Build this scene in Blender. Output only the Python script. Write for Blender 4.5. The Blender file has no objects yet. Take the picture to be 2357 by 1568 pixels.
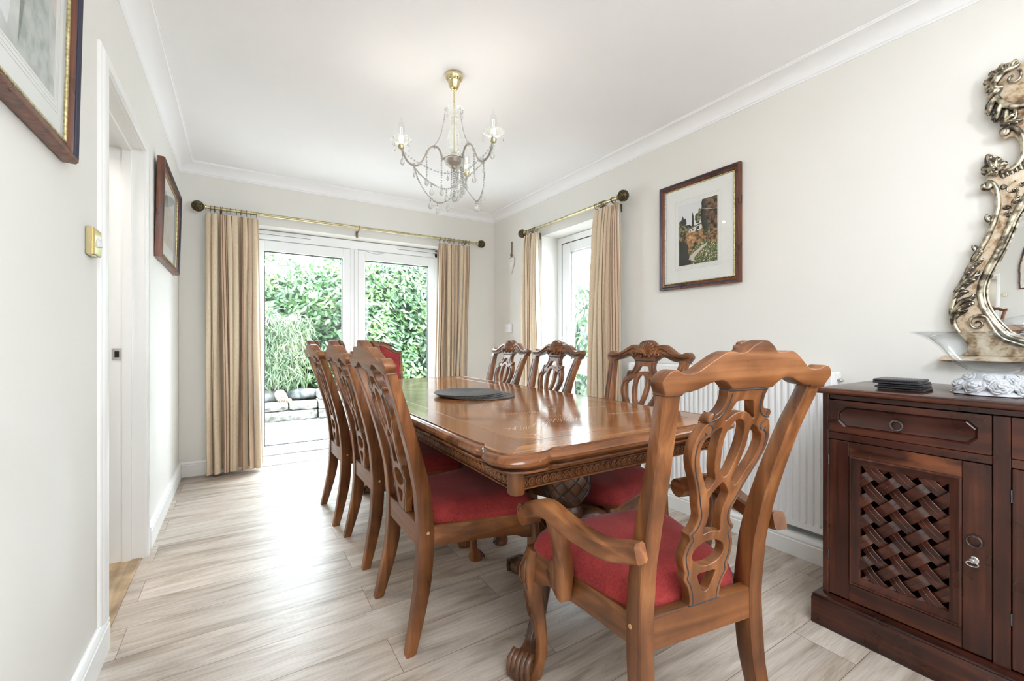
import bpy, bmesh, math, random
from mathutils import Vector, Matrix
random.seed(7)
PI = math.pi
SC = bpy.context.scene
COL = SC.collection
# ------------------------------------------------------------------ camera
cam_d = bpy.data.cameras.new('camera')
cam = bpy.data.objects.new('camera', cam_d); COL.objects.link(cam)
cam_d.sensor_width = 36.0; cam_d.sensor_fit = 'HORIZONTAL'
cam_d.lens = 36.0 * 995.0 / 2357.0
cam_d.clip_start = 0.02
YAW = math.atan(627.5 / 995.0)
cam.location = (0, 0, 1.06)
cam.rotation_euler = (PI / 2, 0, -YAW)
SC.camera = cam
# ------------------------------------------------------------------ render look
vs = SC.view_settings
vs.view_transform = 'Standard'; vs.look = 'None'; vs.gamma = 1.0; vs.use_curve_mapping = False
vs.exposure = 1.18
cy = SC.cycles
cy.use_denoising = True
cy.max_bounces = 10; cy.diffuse_bounces = 6; cy.glossy_bounces = 4; cy.transmission_bounces = 8; cy.transparent_max_bounces = 16
cy.caustics_reflective = False; cy.caustics_refractive = False
cy.sample_clamp_indirect = 6.0
# ------------------------------------------------------------------ sky
W = bpy.data.worlds.new('overcast_sky'); SC.world = W; W.use_nodes = True
nt = W.node_tree; nt.nodes.clear()
wo = nt.nodes.new('ShaderNodeOutputWorld'); wb = nt.nodes.new('ShaderNodeBackground')
tc = nt.nodes.new('ShaderNodeTexCoord'); sx = nt.nodes.new('ShaderNodeSeparateXYZ'); rp = nt.nodes.new('ShaderNodeValToRGB')
nt.links.new(tc.outputs['Generated'], sx.inputs[0]); nt.links.new(sx.outputs['Z'], rp.inputs[0])
rp.color_ramp.elements[0].position = 0.0; rp.color_ramp.elements[0].color = (.62, .72, .80, 1)
rp.color_ramp.elements[1].position = 0.6; rp.color_ramp.elements[1].color = (.82, .91, 1.0, 1)
nt.links.new(rp.outputs[0], wb.inputs[0]); wb.inputs[1].default_value = 12.5
nt.links.new(wb.outputs[0], wo.inputs[0])
# ------------------------------------------------------------------ lights
def area(name, loc, rot, sx_, sy_, power, col=(1, 1, 1), portal=False):
    d = bpy.data.lights.new(name, 'AREA'); d.shape = 'RECTANGLE'; d.size = sx_; d.size_y = sy_
    d.energy = power; d.color = col
    if portal: d.cycles.is_portal = True
    o = bpy.data.objects.new(name, d); COL.objects.link(o); o.location = loc; o.rotation_euler = rot
    return o
# unseen fill light added behind the camera to brighten the near room
area('added_rear_fill', (.30, -.75, 2.42), (0, 0, 0), 1.0, 1.2, 24, (.86, 0.93, 1.0))
# fill light added at an invented window behind the camera, brightening the left wall
area('added_side_fill', (2.40, -1.365, 1.5), (0, PI / 2, 0), 1.05, .72, 11, (.86, 0.94, 1.0))
area('photographers_softbox', (1.29, -1.0, 2.02), (math.radians(68), 0, math.radians(-2)), .16, .16, 6.5, (.93, 0.97, 1.0))
area('hall_ceiling_light', (-1.15, 2.5, 2.3), (0, 0, 0), .6, .6, 9, (1.0, 0.95, 0.88))
area('french_door_portal', (.945, 4.46, 1.0), (-PI / 2, 0, 0), 1.7, 2.1, 1, portal=True)
area('side_door_portal', (2.72, 2.85, 1.0), (0, PI / 2, 0), 2.1, .9, 1, portal=True)
sun_d = bpy.data.lights.new('hazy_sun', 'SUN'); sun_d.energy = 1.6; sun_d.angle = math.radians(25); sun_d.color = (1, .97, .9)
sun = bpy.data.objects.new('hazy_sun', sun_d); COL.objects.link(sun); sun.rotation_euler = (math.radians(38), 0, math.radians(-28))

# ================================================================== materials
def newmat(name):
    m = bpy.data.materials.new(name); m.use_nodes = True
    n = m.node_tree.nodes; b = n.get('Principled BSDF')
    return m, m.node_tree, b
def setb(b, **k):
    names = {'rough': 'Roughness', 'metal': 'Metallic', 'spec': 'Specular IOR Level', 'sheen': 'Sheen Weight', 'coat': 'Coat Weight',
             'coat_rough': 'Coat Roughness', 'ior': 'IOR', 'trans': 'Transmission Weight'}
    for a, v in k.items(): b.inputs[names[a]].default_value = v
def flat(name, col, **k):
    m, t, b = newmat(name); b.inputs['Base Color'].default_value = (*col, 1); setb(b, **k); return m
def N(t, typ, **k):
    n = t.nodes.new(typ)
    for a, v in k.items():
        if a in n.inputs: n.inputs[a].default_value = v
        else: setattr(n, a, v)
    return n
def ramp(t, fac, stops):
    r = t.nodes.new('ShaderNodeValToRGB'); e = r.color_ramp.elements
    e[0].position = stops[0][0]; e[0].color = (*stops[0][1], 1)
    e[1].position = stops[-1][0]; e[1].color = (*stops[-1][1], 1)
    for p, c in stops[1:-1]:
        x = e.new(p); x.color = (*c, 1)
    t.links.new(fac, r.inputs[0]); return r
def bump(t, b, h, strength, dist=.002):
    n = N(t, 'ShaderNodeBump'); n.inputs['Strength'].default_value = strength; n.inputs['Distance'].default_value = dist
    t.links.new(h, n.inputs['Height']); t.links.new(n.outputs[0], b.inputs['Normal'])
def mixc(t, fac, a, b_, mode='MIX'):
    n = t.nodes.new('ShaderNodeMix'); n.data_type = 'RGBA'; n.blend_type = mode
    for s, i in ((fac, 0), (a, 6), (b_, 7)):
        if hasattr(s, 'links'): t.links.new(s, n.inputs[i])
        elif i == 0: n.inputs[0].default_value = s
        else: n.inputs[i].default_value = (*s, 1)
    return n.outputs[2]
def wood(name, dark, mid, light, axis='z', rough=.35, gscale=1.0, coat=.0, spots=.5, blotch=None):
    m, t, b = newmat(name)
    co = N(t, 'ShaderNodeTexCoord'); mp = N(t, 'ShaderNodeMapping')
    s = [28 * gscale] * 3; s['xyz'.index(axis)] = 1.6 * gscale
    mp.inputs['Scale'].default_value = s
    t.links.new(co.outputs['Object'], mp.inputs[0])
    n1 = N(t, 'ShaderNodeTexNoise'); n1.inputs['Scale'].default_value = 1.0; n1.inputs['Detail'].default_value = 6; n1.inputs['Distortion'].default_value = .6
    t.links.new(mp.outputs[0], n1.inputs['Vector'])
    r = ramp(t, n1.outputs['Fac'], [(.28, dark), (.5, mid), (.72, light)])
    n2 = N(t, 'ShaderNodeTexNoise'); n2.inputs['Scale'].default_value = 7; n2.inputs['Detail'].default_value = 3
    t.links.new(co.outputs['Object'], n2.inputs['Vector'])
    r2 = ramp(t, n2.outputs['Fac'], [(.33, (.60, .57, .54)), (.62, (1.14, 1.12, 1.10))])
    c = mixc(t, 1.0, r.outputs[0], r2.outputs[0], 'MULTIPLY')
    if spots:
        n3 = N(t, 'ShaderNodeTexNoise'); n3.inputs['Scale'].default_value = 150; n3.inputs['Detail'].default_value = 1
        t.links.new(co.outputs['Object'], n3.inputs['Vector'])
        r3 = ramp(t, n3.outputs['Fac'], [(.235, (.35, .3, .27)), (.265, (1, 1, 1))])
        c = mixc(t, spots, c, mixc(t, 1.0, c, r3.outputs[0], 'MULTIPLY'))
    if blotch:
        n4 = N(t, 'ShaderNodeTexNoise'); n4.inputs['Scale'].default_value = 9; n4.inputs['Detail'].default_value = 4
        mp4 = N(t, 'ShaderNodeMapping'); sc4 = [1.6] * 3; sc4['xyz'.index(axis)] = .6; mp4.inputs['Scale'].default_value = sc4
        t.links.new(co.outputs['Object'], mp4.inputs[0]); t.links.new(mp4.outputs[0], n4.inputs['Vector'])
        r4 = ramp(t, n4.outputs['Fac'], [(.5, (0, 0, 0)), (.68, (1, 1, 1))])
        c = mixc(t, r4.outputs[0], c, blotch)
    t.links.new(c, b.inputs['Base Color'])
    setb(b, rough=rough, coat=coat, coat_rough=.12)
    rr = ramp(t, n2.outputs['Fac'], [(.3, (rough * .8,) * 3), (.7, (rough * 1.25,) * 3)]); t.links.new(rr.outputs[0], b.inputs['Roughness'])
    bump(t, b, n1.outputs['Fac'], .12, .001)
    return m
HD, HM, HL = (.075, .026, .008), (.178, .063, .019), (.30, .125, .045)
M_pineZ = wood('honey_pine_upright', HD, HM, HL, 'z', .34)
M_pineX = wood('honey_pine_crosswise', HD, HM, HL, 'x', .34)
M_pineY = wood('honey_pine_lengthwise', HD, HM, HL, 'y', .34)
M_groove = flat('antique_black_glaze', (.035, .034, .038), rough=.35)
M_pineDark = wood('waxed_dark_pine', (.045, .018, .009), (.10, .042, .018), (.17, .07, .03), 'z', .3)
CD, CM, CL = (.018, .005, .0035), (.046, .0115, .006), (.095, .026, .011)
M_cabZ = wood('dark_mahogany_upright', CD, CM, CL, 'z', .3, 1.2, spots=.2)
M_cabY = wood('dark_mahogany_lengthwise', CD, CM, CL, 'y', .3, 1.2, spots=.2)
M_cabR = wood('reddish_mahogany', CD, (.055, .017, .009), (.10, .032, .014), 'y', .28, 1.2, spots=.2, blotch=(.20, .062, .022))
M_cabTop = wood('polished_mahogany_top', CD, CM, CL, 'y', .2, 1.2, spots=.1)
M_edge = wood('polished_pine_edge', (.10, .034, .011), (.185, .066, .022), (.26, .104, .038), 'x', .16)
M_glaze = flat('brown_antique_glaze', (.045, .020, .009), rough=.4)
M_black = flat('dark_interior', (.006, .005, .005), rough=.8)

def tabletop_mat(name, mode):
    m, t, b = newmat(name)
    co = N(t, 'ShaderNodeTexCoord'); sp = N(t, 'ShaderNodeSeparateXYZ'); t.links.new(co.outputs['Object'], sp.inputs[0])
    def mth(op, a, b_=None):
        n = t.nodes.new('ShaderNodeMath'); n.operation = op
        for i, v in enumerate((a, b_)):
            if v is None: continue
            if hasattr(v, 'links'): t.links.new(v, n.inputs[i])
            else: n.inputs[i].default_value = v
        return n.outputs[0]
    X, Y = sp.outputs['X'], sp.outputs['Y']
    if mode == 'field':      # chevron of boards meeting on the centre line and on two cross lines
        ax = mth('ABSOLUTE', X)
        ay = mth('ABSOLUTE', mth('SUBTRACT', mth('ABSOLUTE', Y), .55))
        u = mth('ADD', ax, ay); v = mth('SUBTRACT', ax, ay)
    elif mode == 'endband': u, v = Y, X
    else: u, v = X, Y
    board = mth('FLOOR', mth('MULTIPLY', u, 11.0))
    cb = N(t, 'ShaderNodeCombineXYZ')
    t.links.new(mth('MULTIPLY', u, 42.0), cb.inputs[0]); t.links.new(mth('MULTIPLY', v, 2.2), cb.inputs[1]); t.links.new(mth('MULTIPLY', board, 3.7), cb.inputs[2])
    n1 = N(t, 'ShaderNodeTexNoise'); n1.inputs['Scale'].default_value = 1; n1.inputs['Detail'].default_value = 6; n1.inputs['Distortion'].default_value = .5
    t.links.new(cb.outputs[0], n1.inputs['Vector'])
    r = ramp(t, n1.outputs['Fac'], [(.30, (.15, .050, .014)), (.5, (.27, .103, .032)), (.70, (.38, .162, .057))])
    wn = N(t, 'ShaderNodeTexWhiteNoise'); wn.noise_dimensions = '1D'; t.links.new(board, wn.inputs['W'])
    r2 = ramp(t, wn.outputs['Value'], [(0, (.70, .68, .66)), (1, (1.15, 1.15, 1.15))])
    c = mixc(t, 1.0, r.outputs[0], r2.outputs[0], 'MULTIPLY')
    t.links.new(c, b.inputs['Base Color'])
    n2 = N(t, 'ShaderNodeTexNoise'); n2.inputs['Scale'].default_value = 3; t.links.new(co.outputs['Object'], n2.inputs['Vector'])
    rr = ramp(t, n2.outputs['Fac'], [(.3, (.09,) * 3), (.7, (.17,) * 3)]); t.links.new(rr.outputs[0], b.inputs['Roughness'])
    setb(b, spec=.6)
    bump(t, b, n1.outputs['Fac'], .06, .001)
    return m
M_ttF = tabletop_mat('parquetry_tabletop_field', 'field')
M_ttS = tabletop_mat('tabletop_side_band', 'side')
M_ttE = tabletop_mat('tabletop_end_band', 'endband')
M_scratch = flat('scratched_varnish', (.72, .66, .60), rough=.5)

def red_fabric():
    m, t, b = newmat('red_chenille')
    co = N(t, 'ShaderNodeTexCoord'); mp = N(t, 'ShaderNodeMapping'); mp.inputs['Scale'].default_value = (420, 130, 130)
    t.links.new(co.outputs['Object'], mp.inputs[0])
    n = N(t, 'ShaderNodeTexNoise'); n.inputs['Scale'].default_value = 1; n.inputs['Detail'].default_value = 3; t.links.new(mp.outputs[0], n.inputs['Vector'])
    n2 = N(t, 'ShaderNodeTexNoise'); n2.inputs['Scale'].default_value = 12; n2.inputs['Detail'].default_value = 4; t.links.new(co.outputs['Object'], n2.inputs['Vector'])
    r = ramp(t, n.outputs['Fac'], [(.3, (.22, .022, .021)), (.7, (.30, .040, .037))])
    r2 = ramp(t, n2.outputs['Fac'], [(.35, (.82, .82, .82)), (.65, (1.1, 1.1, 1.1))])
    t.links.new(mixc(t, 1.0, r.outputs[0], r2.outputs[0], 'MULTIPLY'), b.inputs['Base Color'])
    setb(b, rough=.9, sheen=.08, spec=.12); bump(t, b, n.outputs['Fac'], .5, .001)
    return m
M_red = red_fabric()

def wallmat(name, col, var=.03):
    m, t, b = newmat(name)
    co = N(t, 'ShaderNodeTexCoord'); n = N(t, 'ShaderNodeTexNoise'); n.inputs['Scale'].default_value = 1.5; n.inputs['Detail'].default_value = 3
    t.links.new(co.outputs['Object'], n.inputs['Vector'])
    r = ramp(t, n.outputs['Fac'], [(.3, tuple(c * (1 - var) for c in col)), (.7, col)])
    t.links.new(r.outputs[0], b.inputs['Base Color']); setb(b, rough=.75, spec=.25)
    n2 = N(t, 'ShaderNodeTexNoise'); n2.inputs['Scale'].default_value = 180; t.links.new(co.outputs['Object'], n2.inputs['Vector'])
    bump(t, b, n2.outputs['Fac'], .08, .001)
    return m
M_wall = wallmat('cream_wall_paint', (.78, .762, .722))
M_ceil = wallmat('white_ceiling_paint', (.90, .90, .91))
M_coving = flat('white_coving_paint', (.88, .88, .89), rough=.6)
M_gloss = flat('white_gloss_paint', (.84, .835, .82), rough=.3)
M_upvc = flat('white_upvc', (.86, .87, .88), rough=.28)
M_seal = flat('black_rubber_seal', (.02, .02, .02), rough=.6)
M_rad = flat('white_radiator_enamel', (.86, .86, .86), rough=.3)
M_plastic = flat('white_plastic', (.85, .85, .86), rough=.35)

def floormat():
    m, t, b = newmat('pale_oak_laminate')
    co = N(t, 'ShaderNodeTexCoord'); mp = N(t, 'ShaderNodeMapping'); mp.inputs['Location'].default_value = (.35, .161, 0)
    t.links.new(co.outputs['Object'], mp.inputs[0])
    br = N(t, 'ShaderNodeTexBrick'); br.offset = .37; br.offset_frequency = 2; br.squash = 1
    br.inputs['Color1'].default_value = (0, 0, 0, 1); br.inputs['Color2'].default_value = (1, 1, 1, 1); br.inputs['Mortar'].default_value = (.5, .5, .5, 1)
    br.inputs['Scale'].default_value = 1; br.inputs['Mortar Size'].default_value = .0011; br.inputs['Mortar Smooth'].default_value = .3
    br.inputs['Bias'].default_value = 0; br.inputs['Brick Width'].default_value = 1.26; br.inputs['Row Height'].default_value = .1888
    t.links.new(mp.outputs[0], br.inputs['Vector'])
    sp = N(t, 'ShaderNodeSeparateXYZ'); t.links.new(co.outputs['Object'], sp.inputs[0])
    mu = N(t, 'ShaderNodeMath', operation='MULTIPLY'); t.links.new(br.outputs['Color'], mu.inputs[0]); mu.inputs[1].default_value = 37.0
    def cbn(ax, ay):
        cb = N(t, 'ShaderNodeCombineXYZ')
        a = N(t, 'ShaderNodeMath', operation='MULTIPLY'); t.links.new(sp.outputs['X'], a.inputs[0]); a.inputs[1].default_value = ax
        c = N(t, 'ShaderNodeMath', operation='MULTIPLY'); t.links.new(sp.outputs['Y'], c.inputs[0]); c.inputs[1].default_value = ay
        t.links.new(a.outputs[0], cb.inputs[0]); t.links.new(c.outputs[0], cb.inputs[1]); t.links.new(mu.outputs[0], cb.inputs[2]); return cb
    n1 = N(t, 'ShaderNodeTexNoise'); n1.inputs['Scale'].default_value = 1; n1.inputs['Detail'].default_value = 4; n1.inputs['Distortion'].default_value = 1.6
    t.links.new(cbn(1.5, 11).outputs[0], n1.inputs['Vector'])
    n2 = N(t, 'ShaderNodeTexNoise'); n2.inputs['Scale'].default_value = 1; n2.inputs['Detail'].default_value = 6
    t.links.new(cbn(9, 190).outputs[0], n2.inputs['Vector'])
    # growth rings: narrow bands of the slow noise
    wv = N(t, 'ShaderNodeMath', operation='MULTIPLY'); t.links.new(n1.outputs['Fac'], wv.inputs[0]); wv.inputs[1].default_value = 17.0
    fr = N(t, 'ShaderNodeMath', operation='PINGPONG'); t.links.new(wv.outputs[0], fr.inputs[0]); fr.inputs[1].default_value = .5
    rings = ramp(t, fr.outputs[0], [(0, (.90, .885, .87)), (.22, (1, 1, 1))])
    base = ramp(t, n1.outputs['Fac'], [(.28, (.29, .225, .175)), (.42, (.43, .36, .295)), (.58, (.55, .48, .415)), (.8, (.61, .55, .485))])
    fine = ramp(t, n2.outputs['Fac'], [(.3, (.84, .83, .82)), (.6, (1.05, 1.05, 1.05))])
    plank = ramp(t, br.outputs['Color'], [(0, (.86, .85, .84)), (1, (1.08, 1.08, 1.08))])
    c = mixc(t, 1, base.outputs[0], fine.outputs[0], 'MULTIPLY')
    c = mixc(t, .8, c, rings.outputs[0], 'MULTIPLY')
    c = mixc(t, 1, c, plank.outputs[0], 'MULTIPLY')
    c = mixc(t, br.outputs['Fac'], c, (.17, .11, .075))
    t.links.new(c, b.inputs['Base Color'])
    rr = ramp(t, n2.outputs['Fac'], [(.3, (.44,) * 3), (.7, (.33,) * 3)]); t.links.new(rr.outputs[0], b.inputs['Roughness'])
    setb(b, spec=.5)
    ih = N(t, 'ShaderNodeMath', operation='SUBTRACT'); ih.inputs[0].default_value = 1; t.links.new(br.outputs['Fac'], ih.inputs[1])
    bump(t, b, ih.outputs[0], .4, .001)
    return m
M_floor = floormat()

def metal(name, col, rough=.25, dark=None, scale=60):
    m, t, b = newmat(name); setb(b, metal=1, rough=rough)
    if dark:
        co = N(t, 'ShaderNodeTexCoord'); n = N(t, 'ShaderNodeTexNoise'); n.inputs['Scale'].default_value = scale; n.inputs['Detail'].default_value = 4
        t.links.new(co.outputs['Object'], n.inputs['Vector'])
        r = ramp(t, n.outputs['Fac'], [(.38, dark), (.6, col)]); t.links.new(r.outputs[0], b.inputs['Base Color'])
    else: b.inputs['Base Color'].default_value = (*col, 1)
    return m
M_brass = metal('polished_brass', (.74, .63, .36), .16)
M_abrass = metal('aged_brass_pole', (.58, .52, .33), .28, (.42, .36, .20), 30)
M_ring = metal('bronze_ring', (.20, .16, .09), .35)
M_finial = metal('dark_bronze_finial', (.14, .11, .06), .45, (.05, .04, .025), 90)
M_chrome = metal('chrome', (.7, .7, .72), .12)
M_iron = metal('dull_iron', (.13, .13, .14), .35)
M_silver = metal('antique_silver_gilt', (.62, .56, .44), .3, (.10, .08, .06), 45)
M_frameflat = wood('distressed_gilt_ground', (.10, .06, .03), (.36, .25, .16), (.66, .54, .43), 'z', .45, .8, spots=.8)
def patina():
    m, t, b = newmat('cream_gilt_with_patina'); co = N(t, 'ShaderNodeTexCoord')
    n = N(t, 'ShaderNodeTexNoise'); n.inputs['Scale'].default_value = 22; n.inputs['Detail'].default_value = 7; n.inputs['Roughness'].default_value = .65; t.links.new(co.outputs['Object'], n.inputs['Vector'])
    r = ramp(t, n.outputs['Fac'], [(.30, (.07, .05, .035)), (.41, (.30, .18, .09)), (.50, (.58, .45, .31)), (.68, (.74, .65, .53))])
    t.links.new(r.outputs[0], b.inputs['Base Color']); setb(b, rough=.38, metal=.15); bump(t, b, n.outputs['Fac'], .3, .002); return m
M_frameflat = patina()
M_recess = flat('patina_recess_shade', (.055, .05, .05), rough=.5)  # patina tone that also paints shade into the recesses round the mirror leaves
M_mirror = metal('mirror_silvering', (.92, .93, .93), .01)

def glasspane(name, tint=(1, 1, 1), refl=.09):
    m, t, b = newmat(name); t.nodes.remove(b)
    out = t.nodes.get('Material Output')
    tr = N(t, 'ShaderNodeBsdfTransparent'); tr.inputs[0].default_value = (*tint, 1)
    gl = N(t, 'ShaderNodeBsdfGlossy'); gl.inputs['Roughness'].default_value = .01
    fz = N(t, 'ShaderNodeFresnel'); fz.inputs[0].default_value = 1.45
    ge = N(t, 'ShaderNodeNewGeometry'); iv = N(t, 'ShaderNodeMath', operation='SUBTRACT'); iv.inputs[0].default_value = 1; t.links.new(ge.outputs['Backfacing'], iv.inputs[1])
    ml = N(t, 'ShaderNodeMath', operation='MULTIPLY'); t.links.new(fz.outputs[0], ml.inputs[0]); t.links.new(iv.outputs[0], ml.inputs[1])
    mx = N(t, 'ShaderNodeMixShader'); t.links.new(ml.outputs[0], mx.inputs[0]); t.links.new(tr.outputs[0], mx.inputs[1]); t.links.new(gl.outputs[0], mx.inputs[2])
    t.links.new(mx.outputs[0], out.inputs[0]); return m
M_bowl = glasspane('clear_bowl_glass', (.955, .97, .98))
M_pane = glasspane('window_glass', (.97, .985, .98))
M_picglass = glasspane('picture_glass', (1, 1, 1))
def crystal(name, col, rough=0.0, mixd=.25):
    m, t, b = newmat(name); b.inputs['Base Color'].default_value = (*col, 1); setb(b, rough=rough, trans=1 - mixd, ior=1.45, spec=.8); return m
M_crystal = crystal('cut_crystal', (.96, .97, .95), .02, .28)
def softglass(name, base=.16):
    m, t, b = newmat(name); b.inputs['Base Color'].default_value = (.9, .92, .91, 1); setb(b, rough=.08, spec=.8)
    tr = N(t, 'ShaderNodeBsdfTransparent'); tr.inputs[0].default_value = (.97, .98, .97, 1); fz = N(t, 'ShaderNodeLayerWeight'); fz.inputs[0].default_value = .35
    ad = N(t, 'ShaderNodeMath', operation='MULTIPLY_ADD'); t.links.new(fz.outputs['Facing'], ad.inputs[0]); ad.inputs[1].default_value = .5; ad.inputs[2].default_value = base; ad.use_clamp = True
    mx = N(t, 'ShaderNodeMixShader'); t.links.new(ad.outputs[0], mx.inputs[0]); t.links.new(tr.outputs[0], mx.inputs[1]); t.links.new(b.outputs[0], mx.inputs[2]); t.links.new(mx.outputs[0], t.nodes.get('Material Output').inputs[0]); return m
M_crystalf = softglass('moulded_glass')
M_frost = crystal('frosted_glass', (.90, .92, .97), .45, .5)
M_armrose = flat('rose_gold_arm_core', (.24, .14, .09), rough=.25, metal=.5)
M_filament = newmat('warm_filament')[0]
_b = M_filament.node_tree.nodes['Principled BSDF']; _b.inputs['Emission Color'].default_value = (1, .62, .3, 1); _b.inputs['Emission Strength'].default_value = 2.2
_b.inputs['Base Color'].default_value = (1, .8, .5, 1)

def curtain_mat(name, tint=(1, 1, 1)):
    m, t, b = newmat(name)
    uv = N(t, 'ShaderNodeUVMap'); sp = N(t, 'ShaderNodeSeparateXYZ'); t.links.new(uv.outputs[0], sp.inputs[0])
    md = N(t, 'ShaderNodeMath', operation='FRACT'); ml = N(t, 'ShaderNodeMath', operation='MULTIPLY'); ml.inputs[1].default_value = 1 / .19
    t.links.new(sp.outputs['X'], ml.inputs[0]); t.links.new(ml.outputs[0], md.inputs[0])
    cr, ta, br_, pk = (.74, .60, .43), (.66, .49, .34), (.22, .11, .065), (.67, .50, .36)
    st = [(0, cr)]
    def line(p, w, c, bg):
        st.extend([(p - .002, bg), (p, c), (p + w, c), (p + w + .002, bg)])
    st2 = [(0, cr), (.30, cr), (.305, pk), (.40, pk)]
    for p in (.42, .48, .54, .60): st2 += [(p, pk), (p + .005, br_), (p + .017, br_), (p + .022, ta)]
    st2 += [(.68, ta), (.69, cr)]
    st2 += [(.80, cr), (.805, br_), (.817, br_), (.822, cr), (1, cr)]
    r = ramp(t, md.outputs[0], st2)
    nn = N(t, 'ShaderNodeTexNoise'); nn.inputs['Scale'].default_value = 1; nn.inputs['Detail'].default_value = 2
    mp = N(t, 'ShaderNodeMapping'); mp.inputs['Scale'].default_value = (300, 40, 1); t.links.new(uv.outputs[0], mp.inputs[0]); t.links.new(mp.outputs[0], nn.inputs['Vector'])
    r2 = ramp(t, nn.outputs['Fac'], [(.3, (.9, .9, .9)), (.7, (1.04, 1.04, 1.04))])
    c = mixc(t, 1, r.outputs[0], r2.outputs[0], 'MULTIPLY'); t.links.new(c, b.inputs['Base Color']); setb(b, rough=.65, sheen=.2, spec=.25)
    tl = N(t, 'ShaderNodeBsdfTranslucent'); t.links.new(c, tl.inputs[0]); mx = N(t, 'ShaderNodeMixShader'); mx.inputs[0].default_value = .12
    o = t.nodes.get('Material Output'); t.links.new(b.outputs[0], mx.inputs[1]); t.links.new(tl.outputs[0], mx.inputs[2]); t.links.new(mx.outputs[0], o.inputs[0])
    return m
M_curt = curtain_mat('striped_curtain_cloth')
M_lining = flat('white_curtain_lining', (.8, .79, .76), rough=.8)

# ================================================================== mesh builders
class MB:
    def __init__(s): s.v = []; s.f = []; s.m = []; s.uv = {}
    def add(s, vs_, fs, mi=0):
        o = len(s.v); s.v += [tuple(p) for p in vs_]
        for f in fs: s.f.append(tuple(i + o for i in f)); s.m.append(mi)
        return s
    def box(s, x0, x1, y0, y1, z0, z1, mi=0):
        return s.add([(x0, y0, z0), (x1, y0, z0), (x1, y1, z0), (x0, y1, z0), (x0, y0, z1), (x1, y0, z1), (x1, y1, z1), (x0, y1, z1)],
                     [(3, 2, 1, 0), (4, 5, 6, 7), (0, 1, 5, 4), (1, 2, 6, 5), (2, 3, 7, 6), (3, 0, 4, 7)], mi)
    def cbox(s, x0, x1, y0, y1, z0, z1, c=.003, mi=0):
        """box with chamfered vertical and horizontal edges"""
        def ring(z, i): return [(x0 + i + c, y0 + i, z), (x1 - i - c, y0 + i, z), (x1 - i, y0 + i + c, z), (x1 - i, y1 - i - c, z), (x1 - i - c, y1 - i, z), (x0 + i + c, y1 - i, z), (x0 + i, y1 - i - c, z), (x0 + i, y0 + i + c, z)]
        return s.loft([ring(z0, c), ring(z0 + c, 0), ring(z1 - c, 0), ring(z1, c)], mi)
    def loft(s, rings, mi=0, caps=True, closed=True):
        n = len(rings[0]); vs_ = [p for r in rings for p in r]; fs = []
        for k in range(len(rings) - 1):
            for i in range(n if closed else n - 1):
                j = (i + 1) % n; fs.append((k * n + i, k * n + j, (k + 1) * n + j, (k + 1) * n + i))
        if caps and closed: fs.append(tuple(range(n))[::-1]); fs.append(tuple((len(rings) - 1) * n + i for i in range(n)))
        return s.add(vs_, fs, mi)
    def lathe(s, prof, c=(0, 0, 0), n=24, mi=0, axis='z', wob=None):
        rings = []
        for r, h in prof:
            ring = []
            for i in range(n):
                a = 2 * PI * i / n; rr = r * (wob(a, h) if wob else 1)
                p = (rr * math.cos(a), rr * math.sin(a), h)
                if axis == 'x': p = (p[2], p[0], p[1])
                elif axis == 'y': p = (p[0], p[2], p[1])
                ring.append((p[0] + c[0], p[1] + c[1], p[2] + c[2]))
            rings.append(ring)
        return s.loft(rings, mi)
    def tube(s, pts, r, n=8, mi=0, ry=None, up=None):
        P = [Vector(p) for p in pts]; m = len(P); rings = []; prev = None
        for i, p in enumerate(P):
            t = (P[min(i + 1, m - 1)] - P[max(i - 1, 0)])
            if t.length < 1e-9: t = Vector((0, 0, 1))
            t.normalize()
            if up is not None: a = Vector(up)
            elif prev is None: a = Vector((0, 0, 1)) if abs(t.z) < .9 else Vector((1, 0, 0))
            else: a = prev
            a = (a - t * a.dot(t))
            if a.length < 1e-6: a = t.orthogonal()
            a.normalize(); prev = a; b = t.cross(a)
            ra = r[i] if isinstance(r, (list, tuple)) else r
            rb = ra if ry is None else (ry[i] if isinstance(ry, (list, tuple)) else ry)
            rings.append([tuple(p + a * (ra * math.cos(2 * PI * k / n)) + b * (rb * math.sin(2 * PI * k / n))) for k in range(n)])
        return s.loft(rings, mi)
    def rect_sweep(s, pts, w, h, up=(0, 0, 1), c=.004, mi=0):
        """rounded-rectangle section swept along pts; w across, h along up"""
        P = [Vector(p) for p in pts]; m = len(P); rings = []
        for i, p in enumerate(P):
            t = (P[min(i + 1, m - 1)] - P[max(i - 1, 0)]).normalized(); a = Vector(up); a = (a - t * a.dot(t)).normalized(); b = t.cross(a)
            ww = (w[i] if isinstance(w, (list, tuple)) else w) / 2; hh = (h[i] if isinstance(h, (list, tuple)) else h) / 2
            q = [(ww - c, -hh), (ww, -hh + c), (ww, hh - c), (ww - c, hh), (-ww + c, hh), (-ww, hh - c), (-ww, -hh + c), (-ww + c, -hh)]
            rings.append([tuple(p + b * x + a * y) for x, y in q])
        return s.loft(rings, mi)
    def ball(s, c, r, n=10, m=6, mi=0, sc=(1, 1, 1)):
        rings = []
        for k in range(m + 1):
            a = -PI / 2 + PI * k / m; rr = max(math.cos(a), .02) * r
            rings.append([(c[0] + rr * math.cos(2 * PI * i / n) * sc[0], c[1] + rr * math.sin(2 * PI * i / n) * sc[1], c[2] + r * math.sin(a) * sc[2]) for i in range(n)])
        return s.loft(rings, mi)
    def merge(s, me, mi=0, fn=None):
        o = len(s.v)
        for v in me.vertices:
            p = v.co; s.v.append(tuple(fn(p)) if fn else tuple(p))
        for p in me.polygons: s.f.append(tuple(o + i for i in p.vertices)); s.m.append(mi if mi is not None else p.material_index)
        return s
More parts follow.
